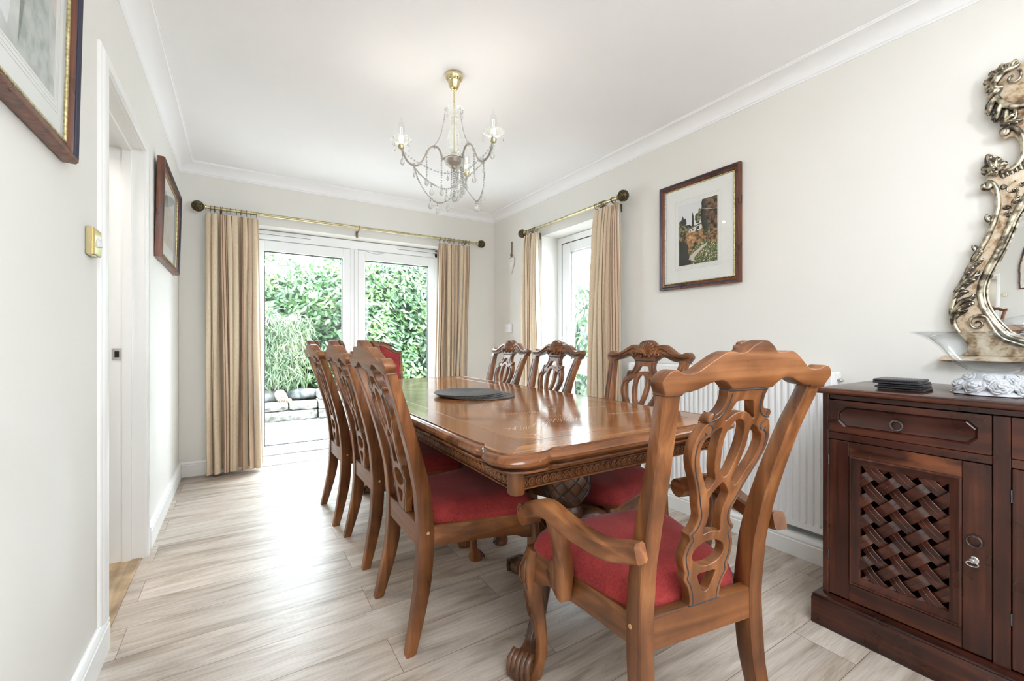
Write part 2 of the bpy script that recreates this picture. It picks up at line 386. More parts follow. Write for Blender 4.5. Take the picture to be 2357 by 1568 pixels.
    def xf(s, M, start=0):
        for i in range(start, len(s.v)): s.v[i] = tuple(M @ Vector(s.v[i]))
        return s
    def build(s, name, mats, parent=None, ang=38, smooth=True, loc=None):
        me = bpy.data.meshes.new(name); me.from_pydata(s.v, [], s.f)
        if not isinstance(mats, (list, tuple)): mats = [mats]
        for m_ in mats: me.materials.append(m_)
        me.polygons.foreach_set('material_index', s.m)
        bm = bmesh.new(); bm.from_mesh(me)
        bmesh.ops.recalc_face_normals(bm, faces=bm.faces)
        if smooth:
            lim = math.radians(ang)
            for f in bm.faces: f.smooth = True
            for e in bm.edges:
                if len(e.link_faces) != 2 or e.calc_face_angle(0) > lim: e.smooth = False
        bm.to_mesh(me); bm.free(); me.update()
        o = bpy.data.objects.new(name, me); COL.objects.link(o)
        if parent: o.parent = parent
        if loc: o.location = loc
        return o
def cr(pts, sub=4, closed=True):
    """Catmull-Rom through pts"""
    n = len(pts); out = []
    P = [Vector(p) for p in pts]
    rng = range(n) if closed else range(n - 1)
    for i in rng:
        p0 = P[(i - 1) % n] if closed or i > 0 else P[0]; p1 = P[i]; p2 = P[(i + 1) % n]
        p3 = P[(i + 2) % n] if closed or i + 2 < n else P[n - 1]
        for k in range(sub):
            t = k / sub
            out.append(tuple(.5 * ((2 * p1) + (-p0 + p2) * t + (2 * p0 - 5 * p1 + 4 * p2 - p3) * t * t + (-p0 + 3 * p1 - 3 * p2 + p3) * t ** 3)))
    if not closed: out.append(tuple(P[-1]))
    return out
def shape2d(loops, depth, bev=.002, cuts=None, bres=1):
    cu = bpy.data.curves.new('outline', 'CURVE'); cu.dimensions = '2D'; cu.fill_mode = 'BOTH'
    cu.extrude = depth / 2 - bev; cu.bevel_depth = bev; cu.bevel_resolution = bres; cu.offset = -bev
    for lp in loops:
        sp = cu.splines.new('POLY'); sp.points.add(len(lp) - 1)
        for i, p in enumerate(lp): sp.points[i].co = (p[0], p[1], 0, 1)
        sp.use_cyclic_u = True
    ob = bpy.data.objects.new('outline', cu); COL.objects.link(ob)
    bpy.context.view_layer.update()
    me = bpy.data.meshes.new_from_object(ob.evaluated_get(bpy.context.evaluated_depsgraph_get()))
    bpy.data.objects.remove(ob); bpy.data.curves.remove(cu)
    bm = bmesh.new(); bm.from_mesh(me); bmesh.ops.remove_doubles(bm, verts=bm.verts, dist=1e-6)
    for c in (cuts or []):
        bmesh.ops.bisect_plane(bm, geom=bm.verts[:] + bm.edges[:] + bm.faces[:], plane_co=(0, c, 0), plane_no=(0, 1, 0))
    bm.to_mesh(me); bm.free(); return me
def interp(tab, x):
    if x <= tab[0][0]: return tab[0][1]
    for (a, b), (c, d) in zip(tab, tab[1:]):
        if x <= c:
            t = (x - a) / (c - a); t = t * t * (3 - 2 * t) if False else t
            return b + (d - b) * t
    return tab[-1][1]
def E(name, loc=(0, 0, 0), rz=0, label=None, cat=None, group=None, rot=None):
    o = bpy.data.objects.new(name, None); COL.objects.link(o); o.location = loc; o.rotation_euler = rot or (0, 0, rz); o.empty_display_size = .05
    tag(o, label, cat, group); return o
def tag(o, label=None, cat=None, group=None, kind=None):
    if label: o['label'] = label
    if cat: o['category'] = cat
    if group: o['group'] = group
    if kind: o['kind'] = kind
    return o
def dup(root, loc=None, rz=None, label=None, parent=None):
    kids = [c for c in bpy.data.objects if c.parent == root]
    c = root.copy(); COL.objects.link(c)
    if parent: c.parent = parent
    if loc is not None: c.location = loc
    if rz is not None: c.rotation_euler = (0, 0, rz)
    if label: c['label'] = label
    for k in kids: dup(k, parent=c)
    return c
def S(o, label=None):
    o['kind'] = 'structure'
    if label: o['label'] = label
    return o

# ================================================================== room shell
WL, WR, WB, WF, CZ = -.395, 2.412, 4.2, -1.9, 2.443
DY0, DY1, DZ = 2.0, 2.737, 1.98          # left doorway
FX0, FX1, FZ = .098, 1.795, 2.032        # french door opening
SY0, SY1, SZ = 2.44, 3.296, 2.042        # side door opening
b = MB(); b.box(-.6, 2.75, WF - .3, 4.5, -.12, 0); S(b.build('floor', M_floor))
b = MB(); b.box(-.75, 2.75, WF - .3, 4.5, CZ, CZ + .12); S(b.build('ceiling', M_ceil))
# left wall 0.2 thick
b = MB(); t = .215
b.box(WL - t, WL, WF - .2, DY0 - .03, 0, CZ); b.box(WL - t, WL, DY1 + .03, WB + .2, 0, CZ); b.box(WL - t, WL, DY0 - .03, DY1 + .03, DZ + .03, CZ)
S(b.build('wall_left', M_wall))
b = MB(); b.box(WL, FX0, WB, WB + .28, 0, CZ); b.box(FX1, WR + .3, WB, WB + .28, 0, CZ); b.box(FX0, FX1, WB, WB + .28, FZ, CZ)
S(b.build('wall_back', M_wall))
b = MB(); b.box(WR, WR + .28, WF - .2, -1.75, 0, CZ); b.box(WR, WR + .28, -.98, SY0, 0, CZ); b.box(WR, WR + .28, -1.75, -.98, 0, .95); b.box(WR, WR + .28, -1.75, -.98, 2.05, CZ); b.box(WR, WR + .28, SY1, WB, 0, CZ); b.box(WR, WR + .28, SY0, SY1, SZ, CZ)
S(b.build('wall_right', M_wall))
b = MB(); b.box(WL - t, WR + .28, WF - .2, WF, 0, CZ); S(b.build('wall_rear', M_wall))
b = MB()
for y in (-1.75, -1.04): b.box(WR + .12, WR + .18, y, y + .06, .95, 2.05)
for z in (.95, 1.99): b.box(WR + .12, WR + .18, -1.75, -.98, z, z + .06)
S(b.build('added_window', M_upvc))  # unseen window and its wall opening, added to light the left wall
# coving
def coving(name, axis, fixed, sgn, a0, a1, m0, m1):
    """quarter-hollow coving; axis along which it runs, sgn into the room; m0/m1 mitre at ends"""
    P = [(0, -.076), (.004, -.076), (.004, -.068), (.010, -.064)]
    for k in range(9):
        a = k / 8 * PI / 2
        P.append((.010 + .076 * (1 - math.cos(a)), -.064 + .052 * math.sin(a)))
    P += [(.092, -.012), (.096, -.006), (.100, -.006), (.100, 0), (0, 0)]
    rings = []
    for e, mt, sg in ((a0, m0, 1), (a1, m1, -1)):
        r = []
        for d, z in P:
            al = e + (sg * d if mt else 0)
            r.append((fixed + sgn * d, al, CZ + z) if axis == 'y' else (al, fixed + sgn * d, CZ + z))
        rings.append(r)
    return S(MB().loft(rings).build(name, M_coving))
coving('trim_1', 'y', WL, 1, WF, WB, 0, 1)
coving('trim_2', 'x', WB, -1, WL, WR, 1, 1)
coving('trim_3', 'y', WR, -1, WF, WB, 0, 1)
# skirting
def skirt(name, axis, fixed, sgn, a0, a1, m0=0, m1=0, hgt=.118, th=.018):
    P = [(0, 0), (th, 0), (th, hgt - .030), (th - .003, hgt - .027), (th - .003, hgt - .022), (th - .001, hgt - .018), (th - .003, hgt - .010), (th - .009, hgt - .003), (th - .013, hgt), (0, hgt)]
    rings = []
    for e, mt, sg in ((a0, m0, 1), (a1, m1, -1)):
        rings.append([((fixed + sgn * d, e + (sg * d if mt else 0), z) if axis == 'y' else (e + (sg * d if mt else 0), fixed + sgn * d, z)) for d, z in P])
    return S(MB().loft(rings).build(name, M_gloss))
skirt('baseboard_left', 'y', WL, 1, WF, DY0 + .004, 0, 0)
skirt('baseboard_left.001', 'y', WL, 1, DY1 + .10, WB, 0, 1)
skirt('baseboard_back', 'x', WB, -1, WL, FX0 + .02, 1, 0)
skirt('baseboard_back.001', 'x', WB, -1, FX1 - .02, WR, 0, 0)
skirt('baseboard_right', 'y', WR, -1, WF, SY0, 0, 0, .105, .105)
skirt('baseboard_right.001', 'y', WR, -1, SY1, WB, 0, 1)
# left doorway : lining, stops, architrave, strike plate, threshold
d = E('door_1', (0, 0, 0)); S(d)
b = MB(); JX = -.61
b.box(JX, WL + .002, DY0 - .03, DY0, 0, DZ + .03); b.box(JX, WL + .002, DY1, DY1 + .03, 0, DZ + .03); b.box(JX, WL + .002, DY0, DY1, DZ, DZ + .03)
b.build('lining', M_gloss, d)
b = MB(); b.box(-.472, -.438, DY0, DY0 + .013, 0, DZ - .013); b.box(-.472, -.438, DY1 - .013, DY1, 0, DZ - .013); b.box(-.472, -.438, DY0, DY1, DZ - .013, DZ)
b.build('door_stop', M_gloss, d)
b = MB()
AP = [(0, .003), (.012, .003), (.014, .008), (.018, .013), (.018, .048), (.014, .055), (.010, .060), (.010, .068), (.006, .072), (0, .072)]
def arch_path(x, sg):
    rings = []
    for (cy_, cz, dy, dz) in ((DY0 - .0, .115 if sg > 0 else 0, -1, 0), (DY0, DZ, -1, 1), (DY1, DZ, 1, 1), (DY1, 0, 1, 0)):
        rings.append([(x + sg * h, cy_ + dy * w_, cz + dz * w_) for h, w_ in AP])
    return rings
b.loft(arch_path(WL, 1)); b.build('architrave', M_gloss, d)
b = MB(); b.loft(arch_path(WL - .215, -1)); b.build('architrave', M_gloss, d)
b = MB(); b.box(-.510, -.478, DY1 - .0025, DY1, .967, 1.022); b.box(-.500, -.484, DY1 - .004, DY1 - .002, .980, 1.009, 1); 
b.tube([(-.492, DY1 - .0035, 1.016), (-.492, DY1 - .001, 1.016)], .0035, 8); b.tube([(-.492, DY1 - .0035, .973), (-.492, DY1 - .001, .973)], .0035, 8)
b.build('strike_plate', [M_chrome, M_black], d)
b = MB(); b.box(-.60, -.402, DY0, DY1, -.002, .006); thr = b.build('threshold_strip', wood('worn_oak_threshold', (.20, .13, .07), (.42, .30, .18), (.55, .43, .29), 'y', .5, .7), d)
# hall beyond the doorway
M_carpet = flat('dark_grey_carpet', (.06, .06, .065), rough=.95)
b = MB(); b.box(-2.0, -.6, 1.2, 4.2, -.12, -.004); S(b.build('floor.001', M_carpet))
b = MB(); b.box(-2.1, -2.0, 1.1, 4.3, -.1, CZ); b.box(-2.0, -.61, 1.1, 1.2, -.1, CZ); b.box(-2.0, -.61, 4.2, 4.3, -.1, CZ)
S(b.build('wall_hall', M_wall))
b = MB(); b.box(-2.1, -.61, 1.1, 4.3, CZ, CZ + .1); S(b.build('ceiling.001', M_ceil))

# ---- french doors
def frame_rect(b, x0, x1, z0, z1, w, y0, y1, wb=None, wt=None, mi=0, plane='xz'):
    wb = w if wb is None else wb; wt = w if wt is None else wt
    def bx(a0, a1, c0, c1):
        if plane == 'xz': b.cbox(a0, a1, y0, y1, c0, c1, .003, mi)
        else: b.cbox(y0, y1, a0, a1, c0, c1, .003, mi)
    bx(x0, x0 + w, z0, z1); bx(x1 - w, x1, z0, z1); bx(x0 + w - .003, x1 - w + .003, z0, z0 + wb); bx(x0 + w - .003, x1 - w + .003, z1 - wt, z1)
FD = E('door_2'); S(FD)
FY = 4.35
b = MB()
b.cbox(FX0, FX0 + .03, FY, FY + .07, 0, FZ - .01, .003); b.cbox(FX1 - .03, FX1, FY, FY + .07, 0, FZ - .01, .003)
b.cbox(FX0, FX1, FY, FY + .07, 1.945, FZ - .006, .003); b.cbox(FX0, FX1, FY - .012, FY + .07, 0, .045, .004)
b.build('outer_frame', M_upvc, FD)
b = MB(); b.box(FX0, FX1, WB - .02, FY + .02, -.002, .004); b.tube([(FX0, WB - .02, .004), (FX1, WB - .02, .004)], .004, 6); b.build('sill_strip', M_upvc, FD)
for (x0, x1, gx0, gx1) in ((FX0 + .03, .902, .186, .834), (.978, FX1 - .03, 1.044, 1.700)):
    b = MB(); y0, y1 = FY + .0, FY + .06
    z0, z1, gz0, gz1 = .048, 1.94, .130, 1.846
    b.cbox(x0, gx0, y0, y1, z0, z1, .004); b.cbox(gx1, x1, y0, y1, z0, z1, .004); b.cbox(gx0 - .004, gx1 + .004, y0, y1, z0, gz0, .004); b.cbox(gx0 - .004, gx1 + .004, y0, y1, gz1, z1, .004)
    lf = b.build('door_leaf', M_upvc, FD)
    b = MB(); w = .005
    for q in ((gx0, gx0 + w, gz0, gz1), (gx1 - w, gx1, gz0, gz1), (gx0, gx1, gz0, gz0 + w), (gx0, gx1, gz1 - w, gz1)): b.box(q[0], q[1], y0 + .012, y1 - .012, q[2], q[3])
    b.build('rubber_seal', M_seal, lf)
    b = MB(); b.box(gx0, gx1, FY + .028, FY + .032, gz0, gz1); b.build('glass_pane', M_pane, lf)
b = MB(); b.cbox(.902, .978, FY + .004, FY + .064, .045, 1.945, .004); b.box(.9385, .9405, FY + .002, FY + .006, .05, 1.94, 1); b.build('meeting_stile', [M_upvc, flat('shadow_gap_grey', (.3, .3, .3))], FD)
for x0, x1 in ((.13, .56), (1.36, 1.79)):
    b = MB(); b.cbox(x0, x1, FY - .016, FY, 1.988, 2.004, .003); b.box(x0 + .01, x1 - .01, FY - .017, FY - .016, 1.986, 1.989, 1); b.build('trickle_vent', [M_upvc, M_seal], FD)
b = MB(); b.tube([(1.05 + .02 * k, FY - .004, 1.935 - .018 * math.sin(PI * k / 9)) for k in range(10)], .0012, 5); b.build('vent_cord', M_seal, FD)
# ---- side door in the right wall
SD = E('door_3'); S(SD)
XF = 2.60
b = MB(); frame_rect(b, SY0 - .02, SY1 - .002, 0.0, SZ - .004, .062, XF, XF + .07, .05, .062, plane='yz'); b.build('outer_frame', M_upvc, SD)
b = MB(); y0, y1, z0, z1 = SY0 + .045, SY1 - .066, .055, 1.975
g0, g1 = y0 + .11, 3.112; X0, X1 = XF + .002, XF + .062
b.cbox(X0, X1, y0, g0, z0, z1, .004); b.cbox(X0, X1, g1, y1, z0, z1, .004)
for a, c in ((z0, .17), (.775, .885), (1.885, z1)): b.cbox(X0, X1, g0 - .003, g1 + .003, a, c, .004)
for a, c in ((.17, .775), (.885, 1.885)):
    w = .02   # bevelled glazing bead
    for q in ((g0, g0 + w, a, c), (g1 - w, g1, a, c), (g0, g1, a, a + w), (g0, g1, c - w, c)): b.cbox(X0 + .012, X0 + .03, q[0], q[1], q[2], q[3], .004)
sl = b.build('door_leaf', M_upvc, SD)
for a, c in ((.17, .775), (.885, 1.885)):
    b = MB(); b.box(X0 + .028, X0 + .032, g0 + .002, g1 - .002, a, c); b.build('glass_pane', M_pane, sl)
b = MB(); w = .003
for q in ((y0 - w, y0 + w, z0, z1), (y1 - w, y1 + w, z0, z1), (y0, y1, z1 - w, z1 + w)): b.box(XF - .001, XF + .004, q[0], q[1], q[2], q[3])
b.build('rubber_seal', M_seal, sl)
b = MB(); hy = 3.178
b.cbox(XF - .012, XF + .002, hy - .014, hy + .014, 1.0, 1.2, .004); b.tube([(XF - .01, hy, 1.085), (XF - .05, hy, 1.085), (XF - .052, hy - .02, 1.085), (XF - .052, hy - .12, 1.083)], .009, 8); b.build('door_handle', M_plastic, sl)
b = MB(); b.box(WR - .01, XF + .01, SY0, SY1, -.002, .03); b.build('sill_board', M_gloss, SD)
# ================================================================== wall fittings
def light_switch():
    r = E('light_switch', (WL, 1.835, 1.366), 0, 'brass rocker light switch with white button beside the doorway', 'light switch')
    b = MB(); b.cbox(0, .016, -.042, .042, -.043, .043, .003)
    b.build('back_box', M_brass, r)
    b = MB(); b.cbox(.015, .021, -.040, .040, -.041, .041, .002)
    for s_ in (-1, 1):
        for k in range(28): b.ball((.0205, -.036 + .072 * k / 27, s_ * .0375), .0014, 6, 4); b.ball((.0205, s_ * .0365, -.036 + .072 * k / 27), .0014, 6, 4)
    b.build('face_plate', M_brass, r)
    b = MB(); b.add([(.020, -.008, -.015), (.020, .014, -.015), (.020, .014, .015), (.020, -.008, .015), (.030, -.008, -.013), (.030, .014, -.013), (.023, .014, .013), (.023, -.008, .013)], [(0, 1, 2, 3), (4, 5, 6, 7), (0, 1, 5, 4), (1, 2, 6, 5), (2, 3, 7, 6), (3, 0, 4, 7)])
    b.build('rocker', M_plastic, r)
light_switch()
r = E('blanking_plate', (WR, 3.86, 1.19), 0, 'square white blanking plate low on the wall under the heart ornament', 'wall plate')
b = MB(); b.cbox(-.03, 0, -.05, .05, -.046, .046, .004); b.build('box_cover', M_plastic, r)
for s_ in (-1, 1): MB().tube([(-.031, s_ * .03, 0), (-.029, s_ * .03, 0)], .004, 8).build('screw', M_iron, r)
r = E('heart_ornament', (WR, 3.815, 1.9), 0, 'white pierced wooden heart hanging on a brown cord on the right wall', 'ornament')
hp = []
for k in range(40):
    a = 2 * PI * k / 40; x = .047 * (math.sin(a) ** 3) * 1.12; z = .06 * (13 * math.cos(a) - 5 * math.cos(2 * a) - 2 * math.cos(3 * a) - math.cos(4 * a)) / 13
    if z < 0: z *= 1.55
    hp.append((x, z - .03))
holes = [[(x_ * sg, z_) for x_, z_ in q] for sg in (1, -1) for q in (
    [(.012, .02), (.02, .028), (.03, .024), (.034, .010), (.027, .014), (.018, .014)],
    [(.010, -.012), (.024, -.006), (.020, -.022)],
    [(.004, -.045), (.013, -.032), (.009, -.06)])]
me = shape2d([hp] + holes, .012, .0015)
b = MB(); b.merge(me, 0, lambda p: (-.014 + p.z, -p.x, p.y)); b.build('heart', flat('whitewashed_wood', (.78, .78, .75), rough=.7), r)
b = MB(); b.tube([(-.010, .004, .19), (-.012, .006, .05)], .004, 6); b.tube([(-.010, -.006, .19), (-.012, -.002, .05)], .004, 6)
b.ball((-.014, 0, .045), .012, 8, 6); b.ball((-.014, .006, .06), .009, 8, 6); b.ball((-.016, -.008, .03), .009, 8, 6); b.build('cord', flat('brown_suede_cord', (.28, .16, .08), rough=.9), r)
# radiator
r = E('radiator', (WR, 0, 0), 0, 'white panel radiator mounted low on the right wall behind the armchair', 'radiator')
b = MB(); ya, yb_ = .905, 2.147; z0, z1 = .135, .905; xf = -.085
n = 38; ring_b = []; pitch = (yb_ - ya - .05) / n
pts = [(ya, xf + .012), (ya + .004, xf)]
for k in range(n):
    y = ya + .025 + k * pitch
    pts += [(y + pitch * .10, xf), (y + pitch * .26, xf + .011), (y + pitch * .58, xf + .011), (y + pitch * .74, xf)]
pts += [(yb_ - .004, xf), (yb_, xf + .012)]
flatp = [(y, xf if i not in (0, len(pts) - 1) else x) for i, (y, x) in enumerate(pts)]
rows = [(z0, flatp, .012), (z0 + .006, flatp, 0), (z0 + .035, flatp, 0), (z0 + .05, pts, 0), (z1 - .06, pts, 0), (z1 - .045, flatp, 0), (z1 - .006, flatp, 0), (z1, flatp, .008)]
b.loft([[(x + dx, y, z) for y, x in pp] for z, pp, dx in rows], closed=False)
b.box(xf + .014, xf + .02, ya + .01, yb_ - .01, z0 + .01, z1 - .01)
b.build('front_panel', M_rad, r)
b = MB(); b.box(-.05, -.035, ya + .02, yb_ - .02, z0 + .02, z1 - .02); b.build('rear_panel', M_rad, r)
b = MB(); b.cbox(xf + .01, -.03, ya, yb_, z1 - .012, z1 + .004, .003)
for k in range(60): b.box(xf + .025, -.04, ya + .03 + k * .0195, ya + .04 + k * .0195, z1 + .003, z1 + .0048, 1)
b.build('top_grille', [M_rad, M_seal], r)
for y in (ya, yb_): b = MB(); b.cbox(xf + .006, -.03, y - .004 if y == ya else y - .002, y + .002 if y == ya else y + .004, z0 + .01, z1, .0015); b.build('side_panel', M_rad, r)
b = MB(); b.cbox(-.072, -.03, ya - .016, ya + .004, z1 - .06, z1 + .006, .004); b.build('end_cap', M_rad, r)
b = MB(); b.tube([(-.06, ya - .014, z1 - .03), (-.06, ya - .028, z1 - .03)], .011, 6); b.tube([(-.06, ya - .028, z1 - .03), (-.06, ya - .036, z1 - .03)], .006, 8); b.build('bleed_valve', M_chrome, r)
for y in (ya + .12, yb_ - .12): MB().box(-.036, 0, y, y + .04, z0 + .05, z1 - .05).build('wall_bracket', M_rad, r)
MB().tube([(-.055, yb_ - .05, z0 + .02), (-.055, yb_ - .05, -.0)], .0075, 8).build('pipe', M_chrome, r)

# ================================================================== pictures
def picture(root, w, h, art, frame_mats, depth=.03, mw=.04, slip=.007):
    """picture in local coords: x right, z up, faces -y ; origin bottom centre at wall"""
    P = [(0, 0), (0, -depth * .75), (.004, -depth * .95), (.009, -depth), (.014, -depth * .9), (.016, -depth * .78), (.020, -depth * .74), (.022, -depth * .62), (.028, -depth * .66), (mw - .006, -depth * .55), (mw, -depth * .42), (mw, 0)]
    b = MB(); rings = []
    for (cx, cz, sx_, sz_) in ((-w / 2, 0, 1, 1), (w / 2, 0, -1, 1), (w / 2, h, -1, -1), (-w / 2, h, 1, -1)):
        rings.append([(cx + sx_ * d_, y_, cz + sz_ * d_) for d_, y_ in P])
    n = len(P); o = len(b.v)
    vs_ = [p for r_ in rings for p in r_]
    dark = {1, 2, 5, 6}
    for k in range(4):
        for i in range(n - 1):
            a = k * n + i; c = ((k + 1) % 4) * n + i
            b.f.append((a, a + 1, c + 1, c)); b.m.append(1 if i in (3, 4, 5) else 0)
    b.v += vs_
    b.build('frame', frame_mats, root)
    b = MB(); iw, ih = w / 2 - mw, mw
    for q in ((-iw, iw, ih, ih + slip), (-iw, iw, h - ih - slip, h - ih), (-iw, -iw + slip, ih, h - ih), (iw - slip, iw, ih, h - ih)): b.cbox(q[0], q[1], -depth * .5, -.004, q[2], q[3], .0015)
    b.build('gilt_slip', metal('gilt_slip', (.72, .65, .38), .35, (.4, .34, .15), 120), root)
    b = MB(); b.box(-iw, iw, -.009, -.004, ih, h - ih)
    aw, ah, az = art
    b.box(-aw - .0, aw, -.0094, -.009, az, az + ah, 2)
    for g, gw in ((.028, .0016), (.018, .001), (.007, .001)):
        for q in ((-aw - g, aw + g, az - g, az - g + gw), (-aw - g, aw + g, az + ah + g - gw, az + ah + g), (-aw - g, -aw - g + gw, az - g, az + ah + g), (aw + g - gw, aw + g, az - g, az + ah + g)): b.box(q[0], q[1], -.0093, -.009, q[2], q[3], 1)
    b.build('mount', [flat('ivory_mount_board', (.78, .78, .75), rough=.8), flat('mount_line', (.55, .55, .50), rough=.8), M_card], root)
    MB().box(-iw, iw, -depth * .42, -depth * .38, ih, h - ih).build('picture_glass', M_picglass, root)
M_card = flat('art_paper', (.75, .75, .72), rough=.8)
M_fr = wood('mahogany_picture_frame', (.05, .015, .008), (.14, .042, .018), (.22, .075, .03), 'z', .3, 1.5, spots=.1)
M_frn = flat('dark_blue_black_bead', (.03, .03, .05), rough=.25)
def paint_mat(name, stops, scale, seed, det=8):
    m, t, b_ = newmat(name)
    co = N(t, 'ShaderNodeTexCoord'); n = N(t, 'ShaderNodeTexNoise'); n.inputs['Scale'].default_value = scale; n.inputs['Detail'].default_value = det
    mp = N(t, 'ShaderNodeMapping'); mp.inputs['Location'].default_value = (seed, seed * 2, seed * .7); t.links.new(co.outputs['Object'], mp.inputs[0]); t.links.new(mp.outputs[0], n.inputs['Vector'])
    r_ = ramp(t, n.outputs['Fac'], stops); t.links.new(r_.outputs[0], b_.inputs['Base Color']); setb(b_, rough=.8, spec=.1); return m
def blob(cx, cz, rx, rz, n=26, j=.16, seed=1):
    rr = random.Random(seed)
    return [(cx + rx * math.cos(2 * PI * k / n) * (1 + rr.uniform(-j, j)), cz + rz * math.sin(2 * PI * k / n) * (1 + rr.uniform(-j, j))) for k in range(n)]
def patches(root, lst, box_):
    """printed scene: coloured patches laid in thin ink layers on the paper, clipped to the image rectangle"""
    x0, x1, z0, z1 = box_; b = MB(); mats = []
    for i, (m_, poly) in enumerate(lst):
        if m_ not in mats: mats.append(m_)
        y = -.0095 - .00006 * i
        pts = [(min(max(x, x0), x1), min(max(z, z0), z1)) for x, z in poly]
        bm = bmesh.new(); vs2 = [bm.verts.new((x, y, z)) for x, z in pts]
        try:
            f = bm.faces.new(vs2); bmesh.ops.triangulate(bm, faces=[f])
        except Exception: pass
        bm.verts.index_update()
        b.add([v.co[:] for v in bm.verts], [tuple(v.index for v in f.verts) for f in bm.faces], mats.index(m_)); bm.free()
    return b.build('printed_scene', mats, root, smooth=False)
# right wall picture: garden path among autumn trees with a white building
PR = E('framed_picture', (WR - .002, 1.652, 1.392), 0, 'framed print of an autumn garden path and white building on the right wall', 'picture', rot=(0, 0, PI / 2 * 0))
PR.rotation_euler = (0, 0, PI / 2 * -1 + PI * 0)
w_, h_ = .552, .682; aw, ah, az = .132, .388, .146
picture(PR, w_, h_, (aw, ah, az), [M_fr, M_frn], .03, .036, .006)
sky = flat('print_sky', (.70, .71, .73), rough=.8)
brn = paint_mat('print_autumn', [(.35, (.05, .035, .02)), (.5, (.20, .11, .05)), (.62, (.40, .26, .13))], 60, 3)
brd = paint_mat('print_autumn_dark', [(.4, (.03, .028, .022)), (.6, (.22, .13, .08))], 50, 5)
olv = paint_mat('print_olive', [(.38, (.04, .045, .025)), (.52, (.16, .15, .08)), (.66, (.42, .38, .24))], 70, 7)
drk = flat('print_dark_shrub', (.035, .037, .028), rough=.8)
org = paint_mat('print_orange', [(.4, (.26, .13, .05)), (.6, (.62, .38, .20))], 70, 9)
flw = paint_mat('print_flowers', [(.4, (.06, .085, .035)), (.56, (.22, .22, .10)), (.66, (.75, .72, .6))], 110, 11)
pth = flat('print_path', (.58, .51, .44), rough=.8); wht = flat('print_white_building', (.66, .65, .63), rough=.8)
def L2(u, v): return (-aw + 2 * aw * u, az + ah * v)     # u to the viewer's right, v up
def LL(l): return [L2(*p) for p in l]
rc = random.Random(5)
def cl(u, v, ru, rv, s): return [L2(*p) for p in blob(u, v, ru, rv, 22, .2, s)]
Lst = [(sky, LL([(0, 0), (1, 0), (1, 1), (0, 1)])), (brn, LL([(0, 0), (1, 0), (1, .58), (.8, .6), (.6, .62), (.4, .6), (.2, .62), (0, .6)])),
       (olv, cl(.5, .72, .07, .09, 1)), (olv, cl(.57, .80, .06, .07, 2)), (olv, cl(.08, .66, .10, .10, 3)), (drk, LL([(.05, .72), (.10, .82), (.14, .76), (.19, .77), (.21, .68), (.1, .62)])),
       (drk, LL([(.34, .60), (.35, .76), (.37, .85), (.40, .76), (.41, .60)])), (drk, LL([(.24, .60), (.28, .65), (.34, .62), (.34, .58)])),
       (olv, cl(.15, .55, .17, .12, 4)), (wht, LL([(.27, .52), (.27, .57), (.6, .62), (.62, .55), (.45, .50)])), (drk, LL([(.29, .53), (.29, .56), (.32, .565), (.32, .53)])),
       (drk, LL([(.36, .54), (.36, .575), (.39, .58), (.39, .54)])), (drk, LL([(.47, .545), (.47, .59), (.55, .60), (.55, .55)])), (olv, LL([(.27, .57), (.3, .6), (.6, .64), (.62, .62)])),
       (brd, LL([(.62, 1), (.60, .8), (.62, .6), (.68, .5), (1, .5), (1, 1)])), (drk, LL([(.60, .95), (.63, .8), (.58, .7), (.64, .55), (.72, .47), (.78, .55), (.73, .75), (.70, 1), (.63, 1)])), (brd, cl(.85, .82, .15, .16, 6)),
       (brn, cl(.5, .42, .22, .12, 7)), (org, cl(.33, .42, .13, .10, 8)), (org, cl(.25, .47, .07, .05, 9)), (brn, cl(.88, .36, .16, .12, 10)), (olv, cl(.78, .47, .12, .05, 11)),
       (drk, LL([(0, 0), (0, .42), (.12, .4), (.2, .36), (.26, .3), (.26, .2), (.3, .08), (.3, 0)])), (flw, LL([(.3, .2), (.45, .28), (.62, .33), (.78, .36), (.78, .3), (.45, .2), (.27, .12)])),
       (flw, LL([(.3, 0), (.38, .07), (.52, .15), (.68, .25), (.8, .31), (1, .28), (1, 0)])), (pth, LL([(.27, .08), (.30, .14), (.5, .225), (.76, .31), (.74, .275), (.58, .205), (.44, .12), (.38, .05), (.3, .06)])),
       (drk, LL([(.15, .02), (.15, .07), (.32, .08), (.35, .03), (.3, .0), (.2, 0)]))]
patches(PR, Lst, (-aw, aw, az, az + ah))
MB().tube([L3 for L3 in [(L2(.62, .86)[0], -.0115, L2(.62, .86)[1]), (L2(.8, .82)[0], -.0115, L2(.8, .82)[1]), (L2(1, .8)[0], -.0115, L2(1, .8)[1])]], .0012, 5).build('pale_branch', wht, PR)
